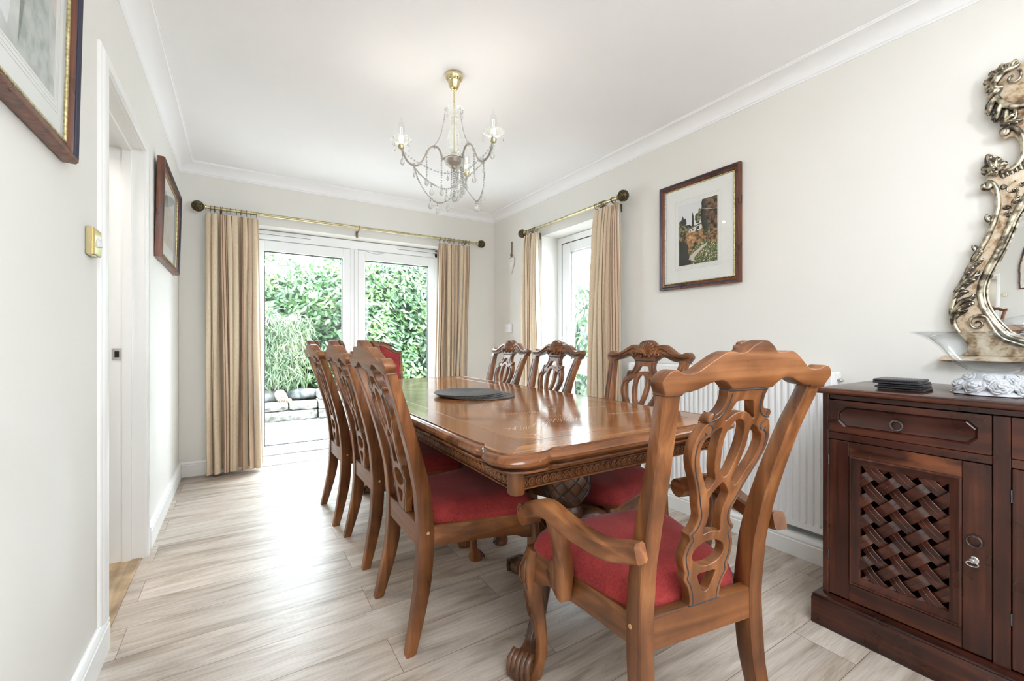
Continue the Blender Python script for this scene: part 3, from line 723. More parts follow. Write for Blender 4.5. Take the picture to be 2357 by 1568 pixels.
# big picture near the camera on the left wall
PL = E('framed_picture', (WL + .002, 1.295, 1.530), 0, 'large framed print high on the left wall near the switch, pale grey-green image', 'picture')
PL.rotation_euler = (math.radians(1.2), 0, PI / 2)
picture(PL, .60, .70, (.185, .46, .12), [M_fr, M_frn], .032, .036, .008)
gry = paint_mat('print_grey_green', [(.35, (.38, .42, .38)), (.55, (.56, .58, .55)), (.7, (.70, .70, .68))], 9, 13, 4)
gr2 = paint_mat('print_grey_green_dark', [(.35, (.30, .35, .31)), (.6, (.50, .53, .50))], 30, 17, 5)
pnk = flat('print_pale_pink', (.62, .55, .50), rough=.8)
lg = flat('print_pale_white', (.72, .73, .72), rough=.8)
def PLl(l): return [(-.185 + .37 * u, .12 + .46 * v) for u, v in l]
patches(PL, [(gry, PLl([(0, 0), (1, 0), (1, 1), (0, 1)])), (gr2, PLl([(.45, 0), (.6, .5), (.5, .8), (.7, 1), (.85, .6), (.9, .2), (1, .05), (1, 0)])), (lg, PLl([(.2, .1), (.35, .6), (.3, 1), (.5, 1), (.45, .5), (.32, .05)])),
             (pnk, PLl([(.86, .5), (.95, 1), (1, 1), (1, .4)])), (lg, PLl([(.55, .6), (.62, 1), (.7, 1), (.66, .5)])), (gr2, PLl([(0, .3), (.12, .6), (.1, 1), (.2, 1), (.18, .3)]))], (-.185, .185, .12, .58))
# small landscape picture on the left wall
PS = E('framed_picture', (WL + .002, 3.445, 1.520), 0, 'small framed print on the left wall between the doorway and the corner', 'picture')
PS.rotation_euler = (math.radians(1.4), 0, PI / 2)
picture(PS, .82, .555, (.26, .33, .13), [M_fr, M_frn], .036, .04, .008)
patches(PS, [(paint_mat('print_beige_field', [(.3, (.46, .38, .30)), (.7, (.66, .60, .54))], 14, 19, 4), [(-.26, .13), (.26, .13), (.26, .38), (.1, .39), (-.1, .37), (-.26, .38)]),
             (flat('print_pale_sky', (.70, .70, .69)), [(-.26, .38), (-.1, .37), (.1, .39), (.26, .38), (.26, .46), (-.26, .46)]),
             (gr2, blob(-.13, .385, .09, .06, 24, .12, 21))], (-.26, .26, .13, .46))

# ================================================================== curtains
def curtain(root, L0, L1, B0, B1, zt, zb, folds, depth, sgn, seed, lining_edge=0, cloth_w=None, ring_r=.021, pole=None, rings=9):
    """curtain runs along local x, hangs at y=0, room side = -y*sgn ; L0..L1 top extents, B0..B1 bottom extents"""
    rr = random.Random(seed); nx = folds * 14; nz = 26
    ph = [rr.uniform(-.5, .5) for _ in range(folds + 2)]; am = [rr.uniform(.7, 1.2) for _ in range(folds + 2)]
    cw = cloth_w or (L1 - L0) * 2.3
    b = MB(); rows = []
    for j in range(nz + 1):
        v = j / nz; z = zt + (zb - zt) * v; row = []
        x0 = L0 + (B0 - L0) * v ** .8; x1 = L1 + (B1 - L1) * v ** .8
        head = max(0, 1 - v / .055)
        for i in range(nx + 1):
            u = i / nx; k = u * folds; ki = int(min(k, folds - 1e-6)); f = k - ki
            a = 2 * PI * k
            amp = 1.35 * depth * (am[ki] * (1 - f) + am[ki + 1] * f) * (.55 + .45 * min(1, v * 3)) * (1 - .55 * head)
            y = amp * math.cos(a + .5 * math.sin(2.2 * v + ph[ki])) + .006 * math.sin(3 * a * .5 + 5 * v + seed) + .012 * math.sin(2.1 * v * 3 + k * 1.3 + seed) * v
            x = x0 + (x1 - x0) * (u + .040 * math.sin(2 * PI * u * 2.3 + seed) * math.sin(PI * u) + .030 * math.sin(3.2 * v + 7 * u + seed) * math.sin(PI * u) + .30 / folds * math.sin(a * 2 + ph[ki]) * (1 - .3 * head))
            row.append((x, y * sgn, z + (.006 * math.cos(a) if j == nz else 0)))
        rows.append(row)
    b.loft(rows, closed=False, caps=False)
    o = b.build('cloth', M_curt, root, ang=80)
    uvl = o.data.uv_layers.new(name='UVMap')
    for lp in o.data.loops:
        vi = lp.vertex_index; uvl.data[lp.index].uv = ((vi % (nx + 1)) / nx * cw + seed * .37, (vi // (nx + 1)) / nz * (zt - zb))
    md = o.modifiers.new('thickness', 'SOLIDIFY'); md.thickness = .002; md.offset = 0
    # lining
    b = MB(); rows2 = []
    for j, row in enumerate(rows):
        c = []
        for i, p in enumerate(row): c.append(((x0m := (row[0][0] + row[-1][0]) / 2) + (p[0] - x0m) * .965 + lining_edge * (.004 + .006 * j / nz) * (1 if (i / nx - .5) * lining_edge > .42 else 0), p[1] * .9 + .012, p[2] + .015 * (j == nz)))
        rows2.append(c)
    b.loft(rows2, closed=False, caps=False); b.build('lining', M_lining, root, ang=80)
    # rings on the pole + hooks
    if pole:
        py, pz, pr, xs = pole
        for x in xs:
            tlt = rr.uniform(-.35, .35); ring = []
            for k in range(17):
                a = 2 * PI * k / 16; ring.append((x + .010 * tlt * math.cos(a), py + ring_r * math.sin(a), pz - .006 + ring_r * math.cos(a)))
            b = MB(); b.tube(ring, .0024, 6); b.tube([(x, py, pz - .006 - ring_r), (x, py, pz - .012 - ring_r), (x, py + .004, pz - .022 - ring_r), (x, 0, zt - .01)], .0012, 5); b.build('ring', M_ring, root)
    return o
def spread(a, b_, n, s): 
    r_ = random.Random(s); return sorted(a + (b_ - a) * (k + r_.uniform(-.3, .3)) / (n - 1) if 0 < k < n - 1 else a + (b_ - a) * k / (n - 1) for k in range(n))
YP, ZP = WB - .10, 2.095
def pole(name_loc, length, label, brackets):
    r = E('curtain_pole', name_loc[0], name_loc[1], label, 'curtain pole')
    b = MB(); b.tube([(0, 0, 0), (length, 0, 0)], .0125, 16); b.build('rod', M_abrass, r)
    for s_, x in ((-1, 0), (1, length)):
        b = MB(); b.lathe([(.0125, 0), (.018, .002 * s_), (.019, .008 * s_), (.014, .012 * s_), (.014, .018 * s_)], (x, 0, 0), 16, 0, 'x')
        b.build('collar', M_brass, r)
        pr = []
        for k in range(19):
            a = PI * k / 18; pr.append((max(.004, .040 * math.sin(a)), (.014 + .084 * (1 - math.cos(a)) / 2) * s_))
        b = MB(); b.lathe(pr, (x, 0, 0), 32, 0, 'x', wob=lambda a, h_: 1 + .05 * math.cos(8 * a + 30 * h_)); b.build('finial', M_finial, r)
    for x in brackets:
        b = MB(); b.tube([(x, 0, -.014), (x, .03, -.03), (x, .096, -.03)], .005, 8); b.cbox(x - .009, x + .009, .085, .099, -.075, -.015, .002); b.tube([(x, 0.0, -.0165), (x - .0001, -.016, 0), (x, 0, .0165)], .003, 6); b.build('bracket', M_ring, r)
    return r
pole(((-.215, YP, ZP), 0), 2.355, 'long aged brass curtain pole over the french doors', (.09, 1.145, 2.22))
c = E('curtain', (0, YP, 0), 0, 'striped cream curtain bunched left of the french doors, full to the floor', 'curtain', 'curtains beside the french doors')
curtain(c, -.222, .128, -.215, .158, 2.052, .03, 8, .036, 1, 3, 1, 1.05, pole=(0, ZP, .0125, spread(-.19, .08, 9, 1) + [-.165, .12]))
c = E('curtain', (0, YP, 0), 0, 'striped cream curtain hanging right of the french doors beside the room corner', 'curtain', 'curtains beside the french doors')
curtain(c, 1.712, 2.060, 1.668, 2.012, 2.05, .03, 8, .034, 1, 9, -1, 1.0, pole=(0, ZP, .0125, spread(1.72, 2.05, 9, 2)))
XP = WR - .10
pole(((XP, 3.423, 2.092), -PI / 2), 1.185, 'short aged brass curtain pole over the side door', (.10, 1.13))
c = E('curtain', (XP, 0, 0), -PI / 2, 'narrow pink-striped curtain on the side door edge nearer the room corner', 'curtain', 'curtains beside the side door')
curtain(c, -3.452, -3.232, -3.43, -3.20, 2.055, .03, 5, .030, 1, 4, 1, .62, pole=(0, 2.092, .0125, spread(-3.40, -3.25, 6, 3)))
c = E('curtain', (XP, 0, 0), -PI / 2, 'pink-striped curtain on the side door edge nearer the framed garden print', 'curtain', 'curtains beside the side door')
curtain(c, -2.478, -2.225, -2.53, -2.222, 2.055, .03, 5, .032, 1, 6, 0, .8, pole=(0, 2.092, .0125, [-2.275, -2.36, -2.375, -2.388, -2.40, -2.41, -2.455]))
# ================================================================== dining chairs
K = 1.076
def kz(z): return 1.06 - (1.06 - z) * K
def sym(half, closed_top=True):
    """half outline (x>=0, from top centre round to bottom) -> full closed loop"""
    out = [(x * K, kz(z)) for x, z in half]
    out += [(-x, z) for x, z in reversed(out) if x > 1e-6]
    return out
REAR = [(0, -.060), (.1, -.040), (.215, -.020), (.31, -.013), (.38, -.010), (.43, -.011), (.55, -.022), (.66, -.045), (.78, -.078), (.85, -.098), (.95, -.132), (1.08, -.170)]
DEP = [(0, .036), (.15, .050), (.26, .056), (.42, .056), (.56, .052), (.65, .048), (.82, .040), (.95, .034), (1.1, .032)]
XC = [(0, .196), (.12, .187), (.25, .179), (.42, .177), (.62, .179), (.75, .186), (.855, .198), (.96, .2175)]
def yr(z): return interp(REAR, z)
SPLAT = [(.0, .966), (.0535, .966), (.054, .948), (.055, .934), (.0595, .9225), (.066, .9150), (.0735, .9115), (.0775, .9145), (.085, .9120), (.0895, .905), (.0885, .898), (.085, .8935), (.092, .888), (.100, .875), (.1065, .858), (.1095, .838), (.107, .818), (.099, .796), (.088, .775), (.0765, .753), (.067, .731), (.0600, .709), (.052, .690), (.048, .675), (.0505, .660), (.057, .648), (.0672, .637), (.0635, .629), (.0615, .6215), (.070, .605), (.074, .585), (.070, .562), (.0640, .548), (.0655, .539), (.066, .530), (.055, .5150), (.047, .4933), (.044, .474), (.0435, .463), (0, .463)]
H_T = [(0, .938), (.016, .9375), (.024, .935), (.031, .920), (.038, .906), (.0425, .900), (.0405, .8965), (.036, .8975), (.028, .904), (.016, .911), (0, .914)]
H_O = [(0, .8969), (.013, .892), (.0225, .880), (.027, .86), (.0265, .835), (.022, .81), (.017, .787), (.009, .770), (0, .765)]
H_R = [(.042, .880), (.053, .879), (.062, .8735), (.0685, .8665), (.080, .858), (.086, .845), (.0855, .828), (.078, .80), (.062, .774), (.049, .749), (.0395, .740), (.031, .7485), (.024, .762), (.033, .785), (.0415, .822), (.0425, .85)]
H_M = [(0, .753), (.007, .748), (.016, .739), (.028, .7205), (.022, .700), (.019, .675), (.0215, .655), (.026, .636), (.024, .631), (.012, .634), (0, .635)]
H_C = [(.047 * math.sin(PI * k / 10), .583 + .030 * math.cos(PI * k / 10)) for k in range(11)]
H_S = [(0, .538), (.018, .538), (.0265, .535), (.024, .524), (.017, .510), (.010, .497), (.005, .4925), (0, .4915)]
TOPR = [(0, 1.0615), (.013, 1.058), (.03, 1.049), (.041, 1.040), (.052, 1.0365), (.065, 1.037), (.08, 1.0395), (.096, 1.037), (.115, 1.0275), (.14, 1.012), (.155, 1.003), (.175, .9985), (.192, 1.0), (.205, 1.0065), (.218, 1.005), (.2295, .997), (.2365, .984), (.232, .974), (.2245, .9625), (.222, .9570), (.184, .9570), (.180, .9625), (.163, .964), (.142, .969), (.118, .979), (.10, .983), (.085, .9825), (.07, .975), (.060, .9675), (.052, .9635), (0, .9635)]
def rsm(loop, sub=2): return [(p[0], p[1]) for p in cr([(x, z, 0) for x, z in loop], sub)]
def carve_map(off=0.0, d=.024): 
    return lambda p: (p.x, yr(p.y) + d / 2 + p.z + off, p.y)
_me_splat = shape2d([rsm(sym(SPLAT), 2)] + [rsm(sym(h), 2) for h in (H_T, H_O, H_M, H_C, H_S)] + [rsm([(x * K, kz(z)) for x, z in H_R], 2), rsm([(-x * K, kz(z)) for x, z in reversed(H_R)], 2)], .026, .0014, [.40 + .03 * k for k in range(20)], 0)
_me_top = shape2d([rsm(sym(TOPR), 2)], .038, .0028, [.94, .96, .98, 1.0, 1.02, 1.04], 2)
def groove_line(half_pts, y_off):
    return [[(sg * x * K, yr(kz(z)) + y_off, kz(z)) for x, z in half_pts] for sg in (1, -1)]
GR = [[(.0440, .955), (.0445, .940), (.0475, .925), (.0545, .912), (.0650, .9025), (.0750, .8985), (.0870, .8955)],
      [(.0775, .9145), (.0755, .908), (.0775, .902)],
      [(.0855, .8905), (.0765, .8895), (.0700, .8830), (.0695, .8750), (.0745, .8690), (.0815, .8690), (.0860, .8740), (.0840, .8665), (.0935, .860), (.0985, .845), (.0985, .825), (.093, .803), (.082, .778), (.070, .754), (.0600, .731), (.0510, .707), (.0430, .690), (.0395, .674), (.0420, .658), (.0490, .645), (.0585, .6355), (.0530, .628), (.0520, .619), (.060, .605), (.0645, .586), (.0610, .564), (.0545, .549), (.0545, .541), (.0560, .530), (.0465, .516), (.0385, .496), (.0355, .480), (.0352, .468)]]
def chair(name, label, group=None, arms=False):
    R = E(name, (0, 0, 0), 0, label, 'chair', group)
    # rear legs running up into the back posts
    for sg in (1, -1):
        b = MB(); rings = []
        for k in range(31):
            z = .962 * k / 30; x = sg * interp(XC, z); y0 = yr(z); d_ = interp(DEP, z); w = (.035 + .009 * min(1, z / .3)) / 2; c_ = .0035
            fw = w - .006
            rings.append([(x - w + c_, y0, z), (x + w - c_, y0, z), (x + w, y0 + c_, z), (x + w, y0 + d_ - .012, z), (x + fw, y0 + d_, z), (x - fw, y0 + d_, z), (x - w, y0 + d_ - .012, z), (x - w, y0 + c_, z)])
        b.loft(rings)
        for gx in (-.009, .009): b.tube([(sg * interp(XC, z) + gx, yr(z) + interp(DEP, z) + .0003, z) for z in [.46 + .025 * k for k in range(20)]], .0016, 5, 1)
        b.tube([(sg * .179 - sg * .0205, -.004, .375 + .0), (sg * .179 - sg * .0205, -.004, .42)], .004, 6)
        p = b.build('back_post', [M_pineZ, M_groove], R)
        b = MB(); b.tube([(sg * .2, .02, .395), (sg * .2025, .02, .395)], .0055, 8); b.build('screw_plug', flat('pale_wood_plug', (.5, .3, .14), rough=.5), p)
    # splat
    b = MB(); b.merge(_me_splat, 0, carve_map(.004))
    for g in GR:
        for y_off in (.0036, .0304):
            for pth_ in groove_line(g, y_off): b.tube(cr(pth_, 2, False), .0021, 6, 1)
    b.build('splat', [M_pineZ, M_groove], R, ang=34)
    b = MB(); b.cbox(-.060, .060, yr(.957) + .002, yr(.957) + .032, .951, .960, .002); b.build('splat_joint', M_groove, R); b = MB(); b.cbox(-.050, .050, yr(.42) + .002, yr(.42) + .030, .419, .425, .002); b.build('splat_joint', M_groove, R)
    # top rail with carved shell and scrolls on the sitter's side
    b = MB(); bow = lambda p: (p.x, yr(p.y) + .017 + p.z - .004, p.y)
    b.merge(_me_top, 0, bow); tr_ = b.build('top_rail', [M_pineX], R, ang=34)
    fy = lambda x, z: yr(z) + .032
    b = MB()
    for k in range(11):
        a = math.radians(12 + 156 * k / 10); c0 = (0, .992); L_ = .060 + .008 * math.sin(a)
        pts_ = [(c0[0] + L_ * t_ * math.cos(a) * .82, fy(0, c0[1]) + .004 + .010 * math.sin(PI * min(1, t_ * 1.05)) - .002 * k % 2, c0[1] + L_ * t_ * math.sin(a)) for t_ in (.08, .3, .55, .8, .95, 1.0)]
        b.tube(pts_, [.003, .005, .0075, .0095, .0095, .006], 8)
    b.ball((0, fy(0, .99) + .006, .985), .012, 10, 6)
    for sg in (1, -1): b.ball((sg * .024, fy(.024, .982) + .004, .978), .010, 8, 5); b.ball((sg * .034, fy(.03, .99) + .003, .990), .008, 8, 5)
    b.build('carved_shell', M_pineX, tr_, ang=60)
    for sg in (1, -1):
        b = MB()
        sp_ = [(.225, .985), (.200, .983), (.165, .985), (.135, .998), (.110, 1.013), (.090, 1.022), (.070, 1.022), (.055, 1.010), (.053, .993), (.062, .984), (.072, .988), (.072, .998), (.064, 1.0)]
        b.tube(cr([(sg * x * K, fy(x, kz(z)) + .002, kz(z) ) for x, z in sp_], 3, False), .0048, 6)
        for k in range(10):
            t_ = k / 9; x = .205 - .125 * t_; z = .987 + .025 * t_ ** 1.3 - .006 * math.sin(PI * t_)
            b.ball((sg * x * K, fy(x, kz(z)) + .002, kz(z) - .006), .0075, 7, 4, 0, (1.3, .6, .75))
        b.tube(cr([(sg * x * K, fy(x, kz(z)) + .0008, kz(z)) for x, z in [(.205, .975), (.165, .971), (.142, .977), (.118, .987), (.10, .991), (.082, .989), (.068, .981), (.06, .973)]], 2, False), .0015, 5, 1)
        b.tube(cr([(sg * x * K, fy(x, kz(z)) + .0008, kz(z)) for x, z in [(.214, .975), (.206, .983), (.18, .981), (.15, .990), (.12, 1.004), (.10, 1.010), (.085, 1.009), (.078, .999)]], 2, False), .0015, 5, 1)
        b.build('carved_scrollwork', [M_pineX, M_groove], tr_, ang=60)
    # seat frame
    b = MB(); b.cbox(-.165, .165, -.006, .024, .340, .422, .003); b.build('rear_rail', M_pineX, R)
    for sg in (1, -1):
        b = MB(); rings = []
        for k in range(13):
            t_ = k / 12; x = sg * (.175 + .072 * t_); y = .03 + .385 * t_; zb = .338 - .016 * t_ - .02 * math.sin(PI * t_) * (-.3) - (.012 if t_ > .85 else 0) ; zt_ = .412 - .004 * t_
            rings.append([(x - sg * .014, y, zb), (x + sg * .012, y, zb), (x + sg * .014, y, zb + .003), (x + sg * .014, y, zt_ - .004), (x + sg * .010, y, zt_), (x - sg * .014, y, zt_)])
        b.loft(rings); b.build('side_rail', M_pineY, R)
    b = MB(); rings = []
    for k in range(21):
        t_ = k / 20; x = -.235 + .47 * t_; zb = .322 + .028 * math.sin(PI * t_) - .02 * math.exp(-((t_ - .5) / .08) ** 2)
        yy = .430 + .016 * math.sin(PI * t_)
        rings.append([(x, yy - .014, zb), (x, yy + .012, zb), (x, yy + .014, zb + .004), (x, yy + .014, .404), (x, yy + .010, .408), (x, yy - .014, .408)])
    b.loft(rings); b.build('front_rail', M_pineX, R)
    # cabriole front legs
    for sg in (1, -1):
        b = MB(); rings = []
        tab = [(.408, 0, .030), (.385, .006, .033), (.35, .014, .037), (.315, .017, .036), (.27, .010, .029), (.22, .000, .0225), (.17, -.008, .019), (.12, -.013, .017), (.08, -.013, .0165), (.055, -.008, .018), (.036, .004, .024), (.020, .012, .030), (.008, .014, .030), (.0, .013, .026)]
        zs = [.408 - .408 * k / 34 for k in range(35)]
        for z in zs:
            tt = sorted([(a, o_, r_) for a, o_, r_ in tab]); off = interp([(a, o_) for a, o_, r_ in tt], z); rad = interp([(a, r_) for a, o_, r_ in tt], z)
            cx_, cy2 = sg * (.241 + off * .75), .428 + off * .9
            ring = []
            for i in range(16):
                a = 2 * PI * i / 16 + PI / 4; e = .55 if z > .05 else .8
                ca, sa = math.cos(a), math.sin(a)
                px = math.copysign(abs(ca) ** e, ca) * rad; py_ = math.copysign(abs(sa) ** e, sa) * rad * (1.25 if z < .04 else 1)
                ring.append((cx_ + px * .92, cy2 + py_ * .92, z))
            rings.append(ring)
        b.loft(rings); lg_ = b.build('front_leg', M_pineZ, R, ang=55)
        b = MB(); ox, oy = sg * .268, .462
        for q, (dx, dy) in enumerate(((0, 1), (1, 0))):
            # acanthus swirl on each outer face of the knee
            for sw in (-1, 1):
                pts_ = []
                for k in range(11):
                    t_ = k / 10; a = t_ * 2.6; u = sw * (.003 + .017 * math.sin(a)); z = .375 - .085 * t_
                    off = interp([(a_, o_) for a_, o_, r_ in sorted(tab)], z); rad = interp([(a_, r_) for a_, o_, r_ in sorted(tab)], z) * .92
                    if dx: pts_.append((sg * (.241 + off * .75 + rad + .0006), .428 + off * .9 + u, z))
                    else: pts_.append((sg * (.241 + off * .75) + u, .428 + off * .9 + rad + .0006, z))
                b.tube(pts_, .0026, 5, 0)
                b.tube([(p_[0] + (0 if dx else sw * .004), p_[1] + (sw * .004 if dx else 0), p_[2] - .004) for p_ in pts_], .0016, 5, 1)
        for k in range(4):
            u = -.018 + .012 * k
            b.tube([(sg * (.241 + .008) + u * .9, .428 + .05, .004), (sg * (.241 + .008) + u, .428 + .045, .022), (sg * (.241 + .005) + u * .7, .428 + .028, .042)], .0022, 5, 1)
        b.tube([(sg * (.241 + interp([(a_, o_) for a_, o_, r_ in sorted(tab)], z) * .75 + .92 * interp([(a_, r_) for a_, o_, r_ in sorted(tab)], z) * .86), .428 + interp([(a_, o_) for a_, o_, r_ in sorted(tab)], z) * .9 + .92 * .86 * interp([(a_, r_) for a_, o_, r_ in sorted(tab)], z), z) for z in [.29 - .012 * k for k in range(19)]], .0022, 5, 0)
        b.build('carved_knee', [M_pineZ, M_groove], lg_, ang=60)
    # cushion
    b = MB(); nx, ny = 18, 16; top = []; 
    def cush(u, v):
        # u,v in 0..1 ; trapezoid with rounded front
        hw = .170 + .104 * v ** .9; yy = .028 + .445 * v - .022 * (2 * u - 1) ** 2 * v
        return (2 * u - 1) * hw, yy
    for j in range(ny + 1):
        row = []
        for i in range(nx + 1):
            u, v = i / nx, j / ny
            eu = 1 - abs(2 * u - 1) ** 5; ev = 1 - abs(2 * v - 1) ** 6
            x, y = cush(u, v); pc = abs(2 * u - 1) ** 7 * abs(2 * v - 1) ** 7; x *= 1 - .09 * pc; y -= .030 * pc * (1 if v > .5 else -.6); hgt = .428 + .052 * (eu * ev) ** .55
            row.append((x, y, hgt))
        top.append(row)
    b.loft(top, closed=False, caps=False)
    edge = [top[0][i] for i in range(nx + 1)] + [top[j][nx] for j in range(1, ny + 1)] + [top[ny][i] for i in range(nx - 1, -1, -1)] + [top[j][0] for j in range(ny - 1, 0, -1)]
    cxm, cym = 0, .25
    r0 = edge; r1 = [(x * 1.012, cym + (y - cym) * 1.012, .416) for x, y, z in edge]; r2 = [(x * .985, cym + (y - cym) * .985, .404) for x, y, z in edge]
    b.loft([r0, r1, r2], caps=False); b.add(r2, [tuple(range(len(r2)))])
    b.build('seat_cushion', M_red, R, ang=70)
    if arms:
        for sg in (1, -1):
            path = [(sg * .221, -.042, .597), (sg * .226, -.020, .591), (sg * .238, .008, .583), (sg * .256, .05, .577), (sg * .276, .12, .583), (sg * .290, .18, .596), (sg * .298, .235, .604), (sg * .300, .286, .592), (sg * .299, .33, .573), (sg * .298, .352, .560)]
            pts_ = cr(path, 4, False); n_ = len(pts_)
            b = MB(); b.rect_sweep(pts_, [.036 + .016 * min(1, k / n_ * 1.4) for k in range(n_)], [.044] * n_, (0, 0, 1), .006)
            b.tube([(sg * .298 - .026, .3685, .546), (sg * .298 + .026, .3685, .546)], .0315, 20)
            ar = b.build('armrest', M_pineY, R, ang=38)
            b = MB()
            for s2 in (-1, 1):
                sw = []
                for k in range(14):
                    a = 2.2 - k * .30; rr_ = .027 - .0012 * k; sw.append((sg * .298 + s2 * .0262, .3685 + rr_ * math.cos(a), .546 + rr_ * math.sin(a)))
                b.tube(sw[:8], .0014, 5, 0)
            for k in range(3): b.tube([(sg * .298 - .02, .347 + .003 * k, .528 - .004 * k), (sg * .298 + .02, .343 + .003 * k, .528 - .004 * k)], .0018, 5, 0)
            b.build('scroll_groove', M_groove, ar)
            b = MB()
            sup = [(.244, .572), (.238, .535), (.228, .500), (.234, .462), (.262, .425), (.276, .395)]
            wid = [.046, .046, .046, .058, .088, .084]
            rings = []
            P_ = [(.255, .238, .575), (.252, .228, .545), (.250, .224, .510), (.250, .229, .478), (.249, .238, .452), (.248, .256, .425), (.248, .268, .398), (.248, .262, .372), (.248, .240, .350)]
            W_ = [.044, .044, .046, .050, .062, .086, .098, .080, .026]
            for (px, py_, pz), w in zip(P_, W_):
                x0 = sg * (px + (.285 - .255 if pz > .56 else .004 + (.03 * max(0, (pz - .44) / .13)))); h2 = w / 2; c_ = .004; t2 = .018
                rings.append([(x0 - t2 + c_, py_ - h2, pz), (x0 + t2 - c_, py_ - h2, pz), (x0 + t2, py_ - h2 + c_, pz), (x0 + t2, py_ + h2 - c_, pz), (x0 + t2 - c_, py_ + h2, pz), (x0 - t2 + c_, py_ + h2, pz), (x0 - t2, py_ + h2 - c_, pz), (x0 - t2, py_ - h2 + c_, pz)])
            # refine rings
            fine = []
            for a_, c2 in zip(rings, rings[1:]):
                for k in range(3): fine.append([tuple(a_[i][q] + (c2[i][q] - a_[i][q]) * k / 3 for q in range(3)) for i in range(8)])
            fine.append(rings[-1]); b.loft(fine); b.build('arm_support', M_pineZ, ar, ang=50)
    return R
side = chair('dining_chair', 'pine dining chair on the doorway side of the table, nearest the armchair', 'side chairs around the table')
side.location = (.530, 1.615, 0); side.rotation_euler = (0, 0, -PI / 2)
dup(side, (.538, 2.262, 0), -PI / 2 + .012, 'pine dining chair, middle one of the row on the doorway side of the table')
dup(side, (.508, 2.832, 0), -PI / 2 + .012, 'pine dining chair on the doorway side of the table, nearest the french doors')
dup(side, (1.648, 1.50, 0), PI / 2 + .065, 'carved pine dining chair across the table, back against the radiator')
dup(side, (1.597, 2.190, 0), PI / 2, 'carved pine dining chair across the table, middle one in front of the side door')
dup(side, (1.597, 2.758, 0), PI / 2, 'carved pine dining chair across the table, farthest, beside the narrow curtain')
carver = chair('armchair', 'honey pine armchair with pierced splat and red seat in the foreground', None, True)
carver.location = (.963, .650, 0); carver.rotation_euler = (0, 0, math.radians(-9.5))

# upholstered host chair at the far end of the table (faces the camera)
def host_chair():
    R = E('upholstered_chair', (.99, 3.62, 0), PI, 'red upholstered armchair with camel back at the far end of the table', 'chair')
    # local: +y is the sitter's front
    half = [(0, 1.045), (.05, 1.042), (.10, 1.018), (.15, .985), (.185, .968), (.215, .968), (.213, .90), (.208, .75), (.200, .58), (.195, .50), (0, .50)]
    loop = [(x, z) for x, z in half] + [(-x, z) for x, z in reversed(half) if x > 0]
    inn = [(x * .86, .775 + (z - .775) * .88) for x, z in loop]
    me = shape2d([rsm(loop, 2), rsm(inn, 2)], .034, .006, [.5 + .06 * k for k in range(9)], 2)
    f = lambda p: (p.x, yr(p.y) + .018 + p.z, p.y)
    MB().merge(me, 0, f).build('back_frame', M_pineX, R, ang=50)
    me = shape2d([rsm(inn, 2)], .05, .016, [.5 + .06 * k for k in range(9)], 3)
    MB().merge(me, 0, f).build('back_cushion', M_red, R, ang=60)
    b = MB()
    for k in range(13):
        a = -.13 + .26 * k / 12; z = 1.052 - 1.7 * a * a; b.ball((a, yr(z) + .022, z - .006), .0125, 7, 5, 0, (1, 1.3, 1))
    b.build('carved_crest', M_pineDark, R, ang=60)
    for sg in (1, -1):
        b = MB(); b.loft([[(sg * .19 - .017, yr(z), z), (sg * .19 + .017, yr(z), z), (sg * .19 + .017, yr(z) + interp(DEP, z), z), (sg * .19 - .017, yr(z) + interp(DEP, z), z)] for z in [.52 * k / 12 for k in range(13)]]); b.build('rear_leg', M_pineZ, R)
        b = MB(); b.tube([(sg * .245 + sg * .0, .44 + o_, z) for z, o_ in ((.42, 0), (.33, .014), (.2, -.004), (.08, -.01), (.03, .006), (0, .01))], [.032, .036, .022, .016, .022, .026], 10); b.build('front_leg', M_pineZ, R)
        b = MB(); b.rect_sweep(cr([(sg * .205, -.02, .66), (sg * .25, .08, .625), (sg * .29, .2, .62), (sg * .30, .30, .61), (sg * .30, .345, .585)], 4, False), .045, .032, (0, 0, 1), .008)
        b.tube([(sg * .30 - .024, .345, .585), (sg * .30 + .024, .345, .585)], .026, 14)
        b.rect_sweep(cr([(sg * .285, .235, .60), (sg * .280, .225, .52), (sg * .27, .25, .44), (sg * .262, .27, .37)], 3, False), .034, .045, (0, 1, 0), .006); ar = b.build('armrest', M_pineY, R, ang=50)
        b = MB(); b.rect_sweep(cr([(sg * .235, .05, .652), (sg * .27, .13, .648), (sg * .29, .22, .645)], 4, False), .042, .026, (0, 0, 1), .011); b.build('arm_pad', M_red, ar, ang=60)
    b = MB(); b.cbox(-.20, .20, 0, .03, .34, .42, .003); b.cbox(-.25, .25, .41, .44, .34, .42, .003)
    for sg in (1, -1): b.loft([[(sg * (x - .014), y, z0_) if q < 1 else p_ for q, p_ in enumerate([(0, 0, 0), (sg * (x + .014), y, z0_), (sg * (x + .014), y, z1_), (sg * (x - .014), y, z1_)])] for x, y, z0_, z1_ in ((.19, .02, .34, .42), (.245, .42, .34, .42))])
    b.build('seat_frame', M_pineX, R)
    b = MB(); rg = []
    for z, s_ in ((.41, .97), (.43, 1.0), (.47, 1.0), (.49, .94), (.50, .8)):
        ring = []
        for k in range(28):
            a = 2 * PI * k / 28; e = .35; ca, sa = math.cos(a), math.sin(a)
            ring.append((math.copysign(abs(ca) ** e, ca) * .25 * s_ * (1 + .1 * sa), .24 + math.copysign(abs(sa) ** e, sa) * .215 * s_, z))
        rg.append(ring)
    b.loft(rg); b.build('seat_cushion', M_red, R, ang=70)
host_chair()

